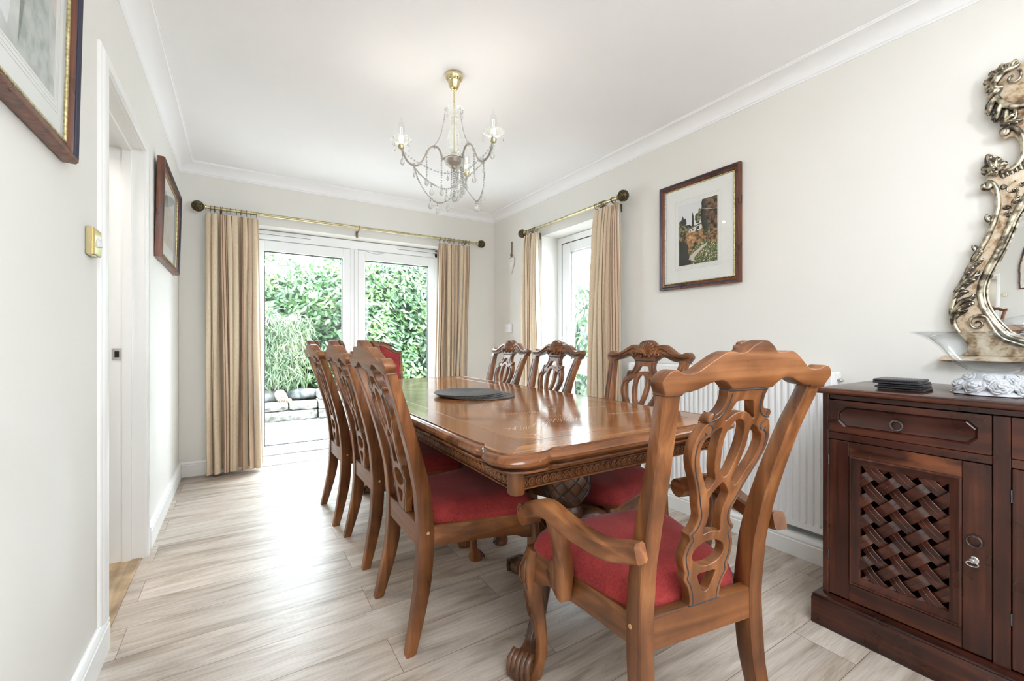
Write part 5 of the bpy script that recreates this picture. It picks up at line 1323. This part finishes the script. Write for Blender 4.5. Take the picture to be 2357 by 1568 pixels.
        leaf([(.483, 1.300), (.47, 1.330), (.458, 1.350), (.443, 1.361), (.434, 1.373)], .007)
        leaf([(.462, 1.362), (.452, 1.382), (.441, 1.396), (.431, 1.398)], .006)
        leaf([(.51, 1.225), (.49, 1.245), (.47, 1.25)], .005)
        leaf([(.451, 1.402), (.455, 1.416), (.462, 1.424)], .004); leaf([(.416, 1.505), (.420, 1.520), (.424, 1.534)], .005)
        for (y_, z_), (dy_, dz_), w in (((.405, 1.955), (.012, -.05), .011), ((.388, 1.925), (.012, -.055), .011), ((.398, 1.990), (.018, -.025), .009), ((.372, 1.900), (.006, -.045), .009), ((.382, 1.868), (-.03, .016), .007), ((.380, 1.858), (-.045, -.005), .007)):
            leaf([(y_ - dy_ * .2, z_ - dz_ * .2), (y_ + dy_ * .4, z_ + dz_ * .4), (y_ + dy_, z_ + dz_)], w)
        for k in range(17):      # radiating shell round the crown
            a = math.radians(-58 + 178 * k / 16); c0 = (.372, 2.022)
            # a measured from outward (+Y) direction
            r0, r1 = .030, .054 + .007 * (k % 3 == 0)
            leaf([(c0[0] + r0 * math.cos(a), c0[1] + r0 * math.sin(a)), (c0[0] + (r0 + r1) / 2 * math.cos(a), c0[1] + (r0 + r1) / 2 * math.sin(a)), (c0[0] + r1 * math.cos(a), c0[1] + r1 * math.sin(a))], .0056, .030)
        for k in range(9):
            y_ = .385 - .011 * k; z_ = 1.672 - .0 * k + .004 * k; leaf([(y_, z_ + .012), (y_ - .002, z_), (y_ - .005, z_ - .014)], .004, .028)
        # rose with leaves
        fc = (.404, 1.692)
        for k in range(5):
            a = 2 * PI * k / 5 + .3; leaf([(fc[0], fc[1]), (fc[0] + .010 * math.cos(a), fc[1] + .010 * math.sin(a)), (fc[0] + .018 * math.cos(a), fc[1] + .018 * math.sin(a))], .009, .036)
        b.ball(T2([fc], .044)[0], .007, 8, 6)
        for a_, L_ in ((75, .07), (100, .05), (10, .034), (35, .04), (140, .04)):
            a = math.radians(a_); leaf([fc, (fc[0] + L_ * .5 * math.cos(a), fc[1] + L_ * .5 * math.sin(a)), (fc[0] + L_ * math.cos(a), fc[1] + L_ * math.sin(a))], .009, .030)
        # trailing vine with florets
        b.tube(cr(T2([(.352, 1.640), (.368, 1.628), (.372, 1.612), (.362, 1.600), (.350, 1.602), (.348, 1.585), (.357, 1.567), (.363, 1.544), (.371, 1.525)], .028), 3, False), .0022, 6)
        for y_, z_ in ((.335, 1.622), (.352, 1.606), (.371, 1.524), (.345, 1.575)):
            for k in range(5): a = 2 * PI * k / 5; b.ball(T2([(y_ + .005 * math.cos(a), z_ + .005 * math.sin(a))], .029)[0], .0042, 6, 4)
        for y_, z_, a_ in ((.360, 1.56, 2.4), (.366, 1.545, .4), (.378, 1.617, 1.2), (.374, 1.520, 3.4)):
            leaf([(y_, z_), (y_ + .010 * math.cos(a_), z_ + .010 * math.sin(a_)), (y_ + .018 * math.cos(a_), z_ + .018 * math.sin(a_))], .0045, .027)
        b.build('carved_leaves', [M_silver, M_recess], fr_, ang=62)
    b = MB(); rg = []
    for x in (-.40, -.385, .385, .40):
        i_ = .006 if abs(x) > .39 else 0
        rg.append([(x, -.002, .976 + i_), (x, -.050 + i_, .977 + i_), (x, -.056 + i_, .983), (x, -.048 + i_, .991 - i_), (x, -.036, .998 - i_), (x, -.002, 1.004 - i_)])
    b.loft(rg); b.build('base_ledge', M_frameflat, R, ang=50)
ornate_mirror()

# ================================================================== chandelier
M_bulb = glasspane('bulb_glass', (.98, .98, .98))
def chandelier():
    R = E('chandelier', (.945, 2.063, 0), -YAW, 'brass and crystal chandelier with flame bulbs hanging over the dining table', 'chandelier')
    b = MB(); b.lathe([(.010, 2.362), (.016, 2.365), (.024, 2.376), (.030, 2.396), (.033, 2.404), (.030, 2.405), (.036, 2.410), (.044, 2.422), (.047, 2.434), (.042, CZ), (.01, CZ)], (0, 0, 0), 32); b.build('canopy', M_brass, R, ang=60)
    b = MB(); b.tube([(0, 0, 2.365), (0, 0, 2.300)], .004, 8)
    for k in range(3):
        rg = [(.0055 * math.cos(a) * (k % 2), .0055 * math.cos(a) * ((k + 1) % 2), 2.292 - k * .014 + .010 * math.sin(a)) for a in [2 * PI * q / 12 for q in range(13)]]; b.tube(rg, .0018, 6)
    b.tube([(0, 0, 2.262), (0, 0, 1.962)], .0035, 8)
    b.build('rod', M_brass, R)
    scal = lambda n_, am: (lambda a, h_: 1 + am * math.cos(n_ * a))
    def dish(cx_, cy2, z, r_, name='drip_dish', hgt=.030):
        b = MB(); b.lathe([(.008, z - hgt * .9), (r_ * .45, z - hgt * .75), (r_ * .85, z - hgt * .3), (r_, z), (r_ * .97, z + .002), (r_ * .82, z - hgt * .22), (r_ * .42, z - hgt * .65), (.008, z - hgt * .8)], (cx_, cy2, 0), 40, wob=lambda a, h_: 1 + .06 * math.cos(8 * a) * max(0, (h_ - z + hgt) / hgt)); return b.build(name, M_crystalf, R, ang=70)
    dish(0, 0, 2.262, .049, 'top_dish', .034)
    b = MB(); b.lathe([(.006, 2.228), (.014, 2.226), (.022, 2.214), (.024, 2.204), (.018, 2.198), (.016, 2.188), (.018, 2.170), (.024, 2.150), (.033, 2.128), (.037, 2.108), (.035, 2.088), (.026, 2.068), (.022, 2.062), (.025, 2.056), (.023, 2.046), (.015, 2.036), (.006, 2.034)], (0, 0, 0), 32, wob=lambda a, h_: 1 + .03 * math.cos(12 * a)); b.build('glass_column', M_crystalf, R, ang=60)
    b = MB(); b.lathe([(.006, 2.034), (.009, 2.030), (.009, 2.024), (.005, 2.020)], (0, 0, 0), 16); b.tube([(.052 * math.cos(a), .052 * math.sin(a), 2.003) for a in [2 * PI * q / 24 for q in range(25)]], .003, 6); b.lathe([(.004, 1.955), (.014, 1.955), (.016, 1.962), (.012, 1.968)], (0, 0, 0), 16); b.build('hub_ring', M_abrass, R)
    b = MB(); b.lathe([(.006, 2.026), (.022, 2.024), (.038, 2.018), (.049, 2.004), (.050, 1.992), (.042, 1.974), (.026, 1.962), (.006, 1.958)], (0, 0, 0), 36, wob=lambda a, h_: 1 + .025 * math.cos(14 * a)); b.build('centre_bowl', M_crystalf, R, ang=60)
    b = MB(); b.lathe([(.006, 2.010), (.036, 2.004), (.034, 1.984), (.016, 1.968), (.006, 1.966)], (0, 0, 0), 24); b.build('hub_core', M_armrose, R)
    AR = [math.radians(a) for a in (200, 322, 82)]
    def beads(pts, r_, name='bead_string', step=None):
        b = MB(); P = [Vector(p) for p in pts]; tot = sum((P[i + 1] - P[i]).length for i in range(len(P) - 1)); step_ = step or r_ * 2.35; n_ = max(2, int(tot / step_))
        cum = [0]
        for i in range(len(P) - 1): cum.append(cum[-1] + (P[i + 1] - P[i]).length)
        for k in range(n_ + 1):
            s_ = tot * k / n_; i = 0
            while i < len(P) - 2 and cum[i + 1] < s_: i += 1
            p = P[i].lerp(P[i + 1], (s_ - cum[i]) / max(1e-9, cum[i + 1] - cum[i])); b.ball(p[:], r_, 7, 5)
        b.tube(pts, .0006, 4, 1); return b.build(name, [M_crystal, M_iron], R, ang=30)
    def drop(p, s_=1.0, chain=1, name='crystal_drop', thin=1.0):
        x, y, z = p; b = MB()
        for k in range(chain): b.ball((x, y, z - .005 - .010 * k), .0042 * s_, 7, 5)
        zt_ = z - .010 * chain - .002
        prof = [(.0006, 0), (.0025, -.004), (.005, -.010), (.0085, -.017), (.0105, -.024), (.0095, -.031), (.005, -.037), (.0006, -.040)]
        b.lathe([(r_ * s_ * thin, zt_ + h_ * s_) for r_, h_ in prof[::-1]], (x, y, 0), 10); b.tube([(x, y, z), (x, y, zt_)], .0006, 4, 1)
        return b.build(name, [M_crystal, M_iron], R, ang=20)
    tips = []
    for a in AR:
        ca, sa = math.cos(a), math.sin(a)
        pr = [(.050, 2.000), (.062, 2.000), (.068, 2.022), (.080, 2.046), (.100, 2.056), (.120, 2.050), (.136, 2.028), (.150, 2.000), (.165, 1.970), (.185, 1.948), (.210, 1.944), (.235, 1.958), (.252, 1.984), (.262, 2.010), (.268, 2.028)]
        P = cr([(r_ * ca, r_ * sa, z) for r_, z in pr], 3, False)
        b = MB(); b.tube(P, .0072, 10); b.build('arm', M_crystalf, R); 
        b = MB(); b.tube(P, .0042, 8); arm = b.build('arm_core', M_armrose, R)
        for r_, z in ((.062, 2.004), (.100, 2.056), (.142, 2.016), (.205, 1.944)):
            b = MB(); 
            for k in range(8): t_ = 2 * PI * k / 8; b.ball((r_ * ca - sa * .010 * math.cos(t_), r_ * sa + ca * .010 * math.cos(t_), z + .010 * math.sin(t_)), .0042, 6, 4)
            b.build('bead_collar', M_crystal, R, ang=30)
        cx_, cy2 = .268 * ca, .268 * sa; tips.append((cx_, cy2))
        b = MB(); b.lathe([(.004, 2.012), (.011, 2.014), (.015, 2.022), (.016, 2.032), (.010, 2.036), (.004, 2.036)], (cx_, cy2, 0), 16); b.build('cup_holder', M_abrass, R)
        dish(cx_, cy2, 2.066, .052)
        b = MB(); b.lathe([(.004, 2.036), (.0125, 2.036), (.0125, 2.078), (.011, 2.080), (.004, 2.080)], (cx_, cy2, 0), 18); b.build('candle_sleeve', M_plastic, R)
        bb = MB(); bb.lathe([(.010, 2.078), (.0135, 2.086), (.0175, 2.102), (.0185, 2.116), (.016, 2.132), (.010, 2.148), (.005, 2.160), (.0022, 2.172), (.001, 2.178)], (cx_, cy2, 0), 20); bu = bb.build('flame_bulb', M_pane if False else M_bulb, R, ang=60)
        b = MB()
        for q in (-1, 1): b.tube([(cx_ + q * .004, cy2, 2.094), (cx_ + q * .004, cy2, 2.124)], .0012, 6)
        b.build('filament', M_filament, bu)
        ld = bpy.data.lights.new('bulb_light', 'POINT'); ld.energy = 0.5; ld.color = (1, .93, .84); ld.shadow_soft_size = .012; lo = bpy.data.objects.new('bulb_light', ld); COL.objects.link(lo); lo.parent = R; lo.location = (cx_, cy2, 2.125)
        for k in range(4):
            t_ = a + 2 * PI * k / 4 + .6; drop((cx_ + .050 * math.cos(t_), cy2 + .050 * math.sin(t_), 2.064), .62, 2, thin=.7)
        drop((.262 * ca, .262 * sa, 2.010), 1.1, 3)
        drop((.205 * ca, .205 * sa, 1.936), .8, 2, thin=.7)
        # column to arm string
        a2 = a; P2 = [(r_ * ca, r_ * sa, z) for r_, z in ((.046, 2.256), (.050, 2.215), (.060, 2.160), (.078, 2.100), (.100, 2.062))]
        beads(cr(P2, 4, False), .0038)
        drop((.046 * math.cos(a + .5), .046 * math.sin(a + .5), 2.256), .75, 2, thin=.6)
        # hanging strings below the arm
        beads([(.142 * ca, .142 * sa, 2.006), (.142 * ca, .142 * sa, 1.905)], .0052); drop((.142 * ca, .142 * sa, 1.902), 1.1, 1)
        beads([(.066 * ca, .066 * sa, 1.998), (.066 * ca, .066 * sa, 1.862)], .0052); drop((.066 * ca, .066 * sa, 1.858), 1.05, 1)
        # string from the arm tip to the hub underside
        P3 = [(.262 * ca, .262 * sa, 2.008), (.215 * ca, .215 * sa, 1.975), (.15 * ca, .15 * sa, 1.945), (.09 * ca, .09 * sa, 1.928), (.03 * ca, .03 * sa, 1.925), (0, 0, 1.945)]
        beads(cr(P3, 4, False), .0050, step=.017)
    # swags between arms along the bottom
    for i in range(3):
        a0, a1 = AR[i], AR[(i + 1) % 3]
        if a1 < a0: a1 += 2 * PI
        P = []
        for k in range(13):
            t_ = k / 12; a = a0 + (a1 - a0) * t_; rr_ = .205 - .075 * math.sin(PI * t_); P.append((rr_ * math.cos(a), rr_ * math.sin(a), 1.938 - .135 * math.sin(PI * t_) ** .8))
        # swag drawn as two catenary runs meeting at a mid point near the hub
        beads(P, .0045)
        for t_ in (.28, .5, .72):
            k = int(t_ * 12); p = P[k]; drop(p, 1.0, 2)
    for k in range(4):
        t_ = 2 * PI * k / 4 + .4; beads([(.014 * math.cos(t_), .014 * math.sin(t_), 1.955), (.014 * math.cos(t_), .014 * math.sin(t_), 1.852)], .0046); drop((.014 * math.cos(t_), .014 * math.sin(t_), 1.846), .9, 1)
    for k in range(3): t_ = 2 * PI * k / 3 + 1; drop((.034 * math.cos(t_), .034 * math.sin(t_), 1.945), .8, 2, thin=.8)
    drop((0, 0, 1.842), 1.3, 1)
    return R
chandelier()

# ================================================================== garden
GZ = -.13
def paving():
    m, t, b_ = newmat('pale_stone_paving'); co = N(t, 'ShaderNodeTexCoord')
    mp = N(t, 'ShaderNodeMapping'); mp.inputs['Rotation'].default_value = (0, 0, .04); t.links.new(co.outputs['Object'], mp.inputs[0])
    br = N(t, 'ShaderNodeTexBrick'); br.offset = .45; br.inputs['Color1'].default_value = (.24, .235, .225, 1); br.inputs['Color2'].default_value = (.30, .295, .28, 1); br.inputs['Mortar'].default_value = (.10, .11, .06, 1)
    br.inputs['Scale'].default_value = 1; br.inputs['Mortar Size'].default_value = .008; br.inputs['Brick Width'].default_value = .55; br.inputs['Row Height'].default_value = .42; br.inputs['Mortar Smooth'].default_value = .3
    t.links.new(mp.outputs[0], br.inputs['Vector']); n = N(t, 'ShaderNodeTexNoise'); n.inputs['Scale'].default_value = 6; n.inputs['Detail'].default_value = 6; t.links.new(co.outputs['Object'], n.inputs['Vector'])
    r_ = ramp(t, n.outputs['Fac'], [(.3, (.8, .8, .8)), (.65, (1.1, 1.1, 1.1))]); t.links.new(mixc(t, 1, br.outputs['Color'], r_.outputs[0], 'MULTIPLY'), b_.inputs['Base Color']); setb(b_, rough=.8); return m
b = MB(); b.box(-4, 9, 4.48, 7.4, GZ - .1, GZ); b.box(2.7, 9, -2, 4.48, GZ - .1, GZ); S(b.build('floor.002', paving()))
def soil():
    return flat('dark_soil', (.03, .025, .02), rough=1)
b = MB(); b.box(-4, 9, 7.35, 11, GZ - .1, .02); S(b.build('trim_4', soil()), 'raised soil bed behind the stone wall')
def stonemat(name, dark, light, s=14):
    m, t, b_ = newmat(name); co = N(t, 'ShaderNodeTexCoord'); n = N(t, 'ShaderNodeTexNoise'); n.inputs['Scale'].default_value = s; n.inputs['Detail'].default_value = 8; t.links.new(co.outputs['Object'], n.inputs['Vector'])
    r_ = ramp(t, n.outputs['Fac'], [(.35, dark), (.6, light)]); t.links.new(r_.outputs[0], b_.inputs['Base Color']); setb(b_, rough=.9); bump(t, b_, n.outputs['Fac'], .6, .01); return m
M_stone = stonemat('weathered_limestone', (.06, .06, .05), (.20, .195, .175))
M_rock = stonemat('grey_boulder', (.05, .055, .058), (.17, .175, .17), 8)
def rock(name, c, r_, sc, seed, mat, label, cat='rock', group=None, e=.75):
    rr = random.Random(seed); b = MB(); rg = []; n_, m_ = 18, 12; pz = [rr.uniform(0, 6) for _ in range(6)]
    for k in range(m_ + 1):
        el = -PI / 2 + PI * k / m_; ring = []
        for i in range(n_):
            a = 2 * PI * i / n_; q = 1 + .10 * math.sin(2 * a + pz[0]) + .07 * math.sin(3 * a + 2 * el + pz[1]) + .05 * math.sin(5 * a + pz[2] + 3 * el)
            ce, se = max(math.cos(el), .02), math.sin(el); x, y, z = math.copysign(abs(math.cos(a)) ** e, math.cos(a)) * ce ** e, math.copysign(abs(math.sin(a)) ** e, math.sin(a)) * ce ** e, math.copysign(abs(se) ** e, se)
            ring.append((r_ * q * x * sc[0], r_ * q * y * sc[1], r_ * q * z * sc[2]))
        rg.append(ring)
    b.loft(rg); o = b.build(name, mat, None, ang=50); o.location = c
    return tag(o, label, cat, group)
# low stone wall of big blocks
W0 = E('low_garden_wall', (0, 7.2, GZ), 0, 'low rough limestone retaining wall across the end of the patio', 'garden wall')
rw = random.Random(11); x = -1.2; 
for z0, z1, xs in ((0, .155, (-1.3, -.55, .25, 1.02)), (.15, .265, (-1.3, -.8, .1, .62, 1.02))):
    for xa, xb in zip(xs, xs[1:]):
        b = MB(); rg = []
        for k in range(9):
            t_ = k / 8; xx = xa + .012 + (xb - xa - .024) * t_; w = .0 if 0 < k < 8 else .02
            j = lambda: rw.uniform(-.012, .012)
            rg.append([(xx, -.03 + w + j(), z0 + .008 + w * .5), (xx, -.05 + w + j(), (z0 + z1) / 2 + j()), (xx, -.025 + w + j(), z1 - .012 - w * .5), (xx, .05, z1 + j() * .5), (xx, .20, z1), (xx, .20, z0)])
        b.loft(rg); b.build('stone_block', M_stone, W0, ang=30)
for z0, z1 in ((0, .14), (.14, .29), (.29, .43)):
    xs = [1.02, 1.75, 2.6, 3.5, 4.6] if z0 != .14 else [1.02, 1.4, 2.2, 3.1, 4.0, 4.6]
    for xa, xb in zip(xs, xs[1:]):
        b = MB(); b.cbox(xa + .008, xb - .008, -.06 + rw.uniform(-.015, .01), .30, z0 + .005, z1 - .004, .012); b.build('stone_block', M_stone, W0, ang=30)
rock('rock', (.30, 7.50, .20), .15, (1.15, .8, .62), 1, M_rock, 'grey boulder on the low garden wall, nearest the left curtain', group='boulders on the garden wall')
rock('rock', (.84, 7.55, .215), .18, (1.35, .7, .48), 2, M_rock, 'long flat grey boulder on the low wall beside the ridged stone ornament', group='boulders on the garden wall')
# ridged stone ornament
b = MB(); rg = []
for k in range(25):
    t_ = k / 24; rad = (.065 * math.sin(PI * (.12 + .80 * (1 - t_))) + .012) * (1 + .08 * (k % 3 == 0)); cx_, cz = .45 + .16 * t_, .285 - .15 * t_ ** 1.3
    rg.append([(cx_ + rad * .5 * math.cos(a), 7.34 + rad * math.sin(a), cz + rad * math.cos(a)) for a in [2 * PI * i / 14 for i in range(14)]])
b.loft(rg); b.ball((.635, 7.33, .145), .045, 10, 7); b.ball((.61, 7.29, .16), .010, 6, 4); o = b.build('stone_ornament', stonemat('beige_cast_stone', (.14, .105, .075), (.26, .21, .16), 20), None, ang=60)
tag(o, 'beige ridged stone animal ornament on the low wall between two boulders', 'ornament')
# planter with purple flowers
P_ = E('flower_planter', (1.42, 6.95, GZ), 0, 'round stone planter with small purple flowers on the patio by the wall', 'planter')
b = MB(); b.lathe([(.08, 0), (.10, .01), (.095, .04), (.12, .06), (.16, .12), (.17, .19), (.185, .20), (.185, .225), (.165, .23), (.15, .21), (.02, .21)], (0, 0, 0), 24); b.build('pot', M_stone, P_, ang=50)
rf = random.Random(2); b = MB()
for k in range(60):
    a, r_ = rf.uniform(0, 6.28), rf.uniform(0, .17); b.ball((r_ * math.cos(a), r_ * math.sin(a), .23 + rf.uniform(0, .07)), .018, 5, 3, 0, (1, 1, .5))
b.build('leaves', flat('planter_leaf', (.10, .22, .06), rough=.6), P_); b = MB()
for k in range(16): a, r_ = rf.uniform(0, 6.28), rf.uniform(0, .15); b.ball((r_ * math.cos(a), r_ * math.sin(a), .30 + rf.uniform(0, .05)), .013, 5, 3)
b.build('flowers', flat('purple_petals', (.55, .05, .6), rough=.6), P_)
# leafy hedges
def leafmat(name, a, c, hi, rough=.32):
    m, t, b_ = newmat(name); co = N(t, 'ShaderNodeTexCoord'); n = N(t, 'ShaderNodeTexNoise'); n.inputs['Scale'].default_value = 3.5; n.inputs['Detail'].default_value = 5; t.links.new(co.outputs['Object'], n.inputs['Vector'])
    r_ = ramp(t, n.outputs['Fac'], [(.3, a), (.5, c), (.7, hi)]); t.links.new(r_.outputs[0], b_.inputs['Base Color']); setb(b_, rough=rough, spec=.5)
    tl = N(t, 'ShaderNodeBsdfTranslucent'); t.links.new(r_.outputs[0], tl.inputs[0]); mx = N(t, 'ShaderNodeMixShader'); mx.inputs[0].default_value = .3; o = t.nodes.get('Material Output')
    t.links.new(b_.outputs[0], mx.inputs[1]); t.links.new(tl.outputs[0], mx.inputs[2]); t.links.new(mx.outputs[0], o.inputs[0]); return m
M_laurel = leafmat('laurel_leaf', (.03, .072, .03), (.06, .128, .043), (.145, .23, .077))
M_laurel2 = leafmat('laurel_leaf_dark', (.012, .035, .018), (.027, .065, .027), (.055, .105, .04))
M_bamboo = leafmat('bamboo_leaf', (.03, .065, .027), (.075, .115, .05), (.26, .26, .16), .5)
M_twig = flat('dark_twig', (.035, .035, .03), rough=.9)
def leaves(name, n_, place, L_, w, mats, seed, droop=.3, parent=None):
    rr = random.Random(seed); b = MB()
    for _ in range(n_):
        p, nrm, k = place(rr)
        p = Vector(p); nrm = Vector(nrm).normalized()
        hs_ = 1 if droop < .9 else .8
        d_ = Vector((hs_ * rr.uniform(-1, 1), rr.uniform(-1, 1), rr.uniform(-1, 1) - droop)); d_ = (d_ - nrm * d_.dot(nrm) * .75).normalized()
        s_ = d_.cross(nrm).normalized(); u = s_.cross(d_)
        l_ = L_ * rr.uniform(.65, 1.2); ww = w * rr.uniform(.8, 1.15) / 2; cv = rr.uniform(.02, .16) * l_
        q = [p, p + d_ * l_ * .33 + s_ * ww * .85 + u * cv * .5, p + d_ * l_ * .33 - u * ww * .25 + u * cv * .6, p + d_ * l_ * .33 - s_ * ww * .85 + u * cv * .5, p + d_ * l_ * .68 + s_ * ww * .8 + u * cv * .4, p + d_ * l_ * .68 - u * ww * .2 + u * cv * .5, p + d_ * l_ * .68 - s_ * ww * .8 + u * cv * .4, p + d_ * l_ - u * cv * .3]
        b.add([v[:] for v in q], [(0, 1, 2), (0, 2, 3), (1, 4, 5, 2), (2, 5, 6, 3), (4, 7, 5), (5, 7, 6)], k)
    me = bpy.data.meshes.new(name); me.from_pydata(b.v, [], b.f)
    for m_ in mats: me.materials.append(m_)
    me.polygons.foreach_set('material_index', b.m); me.polygons.foreach_set('use_smooth', [True] * len(b.f)); me.update()
    o = bpy.data.objects.new(name, me); COL.objects.link(o); o.parent = parent; return o
H1 = E('laurel_hedge', (0, 0, 0), 0, 'tall glossy laurel hedge filling the view beyond the french doors', 'hedge')
def place_back(rr):
    x = rr.uniform(-2.2, 5.2); z = .30 + 2.65 * rr.random() ** .9
    top = (2.38 if x < 1 else 2.38 + .4 * min(1, (x - 1) / .6)) + .08 * math.sin(x * 2.1) + .08 * math.sin(x * 5.3)
    if z > top: z = rr.uniform(.6, top)
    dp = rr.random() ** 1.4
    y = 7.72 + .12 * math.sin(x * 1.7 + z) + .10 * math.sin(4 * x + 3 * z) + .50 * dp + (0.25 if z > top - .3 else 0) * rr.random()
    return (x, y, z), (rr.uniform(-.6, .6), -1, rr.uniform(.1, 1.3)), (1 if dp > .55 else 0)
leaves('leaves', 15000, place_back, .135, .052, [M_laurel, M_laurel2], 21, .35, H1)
b = MB(); rt = random.Random(5)
for k in range(60):
    x = rt.uniform(-2, 5); b.tube([(x, 8.1, .0), (x + rt.uniform(-.1, .1), 8.0, .4), (x + rt.uniform(-.2, .2), 8.2, 1.0), (x + rt.uniform(-.3, .3), 8.3, 2.2)], [.02, .016, .012, .005], 6)
b.build('branches', M_twig, H1)
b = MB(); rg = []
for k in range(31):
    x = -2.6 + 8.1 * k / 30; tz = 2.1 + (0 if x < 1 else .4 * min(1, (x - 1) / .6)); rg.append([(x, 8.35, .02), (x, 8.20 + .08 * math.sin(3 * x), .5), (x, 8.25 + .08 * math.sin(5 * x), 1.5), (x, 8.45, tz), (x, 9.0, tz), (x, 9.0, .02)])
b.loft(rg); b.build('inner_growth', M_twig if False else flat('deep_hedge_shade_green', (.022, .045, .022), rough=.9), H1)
BB = E('bamboo_clump', (0, 0, 0), 0, 'drooping bamboo clump with pale narrow leaves in front of the hedge', 'bamboo')
def place_b(rr):
    a = rr.gauss(0, 1); x = .42 + .26 * a; x = x if 0 < x < 1.0 else rr.uniform(0, .9); z = rr.uniform(.42, 1.66 - .6 * abs(x - .4) + .12 * math.sin(9 * x)); return (x, 7.42 + rr.uniform(-.12, .22), z), (rr.uniform(-.5, .5), -1, rr.uniform(0, .8)), 0
leaves('leaves', 2200, place_b, .17, .016, [M_bamboo], 8, .95, BB)
b = MB()
for k in range(16):
    x = .55 + rt.uniform(-.25, .35); b.tube(cr([(x, 7.6, .02), (x + rt.uniform(-.05, .05), 7.60, .5), (x + rt.uniform(-.12, .12), 7.58, 1.0), (x + rt.uniform(-.2, .2), 7.50, 1.35), (x + rt.uniform(-.25, .25), 7.44, 1.40)], 3, False), .005, 6)
b.build('canes', flat('bamboo_cane', (.12, .13, .05), rough=.5), BB)
# fence and hedge outside the side door
F_ = E('garden_fence', (4.3, 0, GZ), 0, 'grey vertical slatted fence seen through the side door', 'fence')
b = MB()
for k in range(64): y = 3.2 + k * .068; b.cbox(-.01, .01, y, y + .045, .05, 1.55, .002)
b.build('slats', stonemat('weathered_grey_timber', (.16, .17, .18), (.34, .35, .35), 20), F_)
b = MB(); b.cbox(.01, .05, 3.2, 7.5, .3, .38, .003); b.cbox(.01, .05, 3.2, 7.5, 1.2, 1.28, .003)
for y in (3.3, 4.9, 6.5): b.cbox(.01, .09, y, y + .08, 0, 1.6, .004)
b.build('rails_and_posts', stonemat('grey_fence_post', (.14, .14, .14), (.28, .28, .27), 20), F_)
H2 = E('climbing_hedge', (0, 0, 0), 0, 'light green climbing shrub growing over the fence outside the side door', 'hedge')
def place_side(rr):
    y = rr.uniform(3.0, 6.7); z = 1.82 * rr.random() ** .75 + .12 * math.sin(3 * y); x = 4.02 + rr.uniform(0, .22) + .08 * math.sin(4 * y + 3 * z) + (.22 * rr.random() if z > 1.5 else 0)
    return (x, y, z), (-1, rr.uniform(-.6, .3), rr.uniform(.1, 1.2)), int(rr.random() < .25)
leaves('leaves', 2700, place_side, .12, .055, [M_laurel, M_laurel2], 33, .3, H2)
b = MB()
for k in range(14):
    y = rt.uniform(3.2, 7); b.tube([(4.22, y, GZ), (4.18, y + .1, .8), (4.25, y - .1, 1.5), (4.2, y + .05, 2.0)], [.015, .012, .009, .004], 6)
b.build('stems', M_twig, H2)
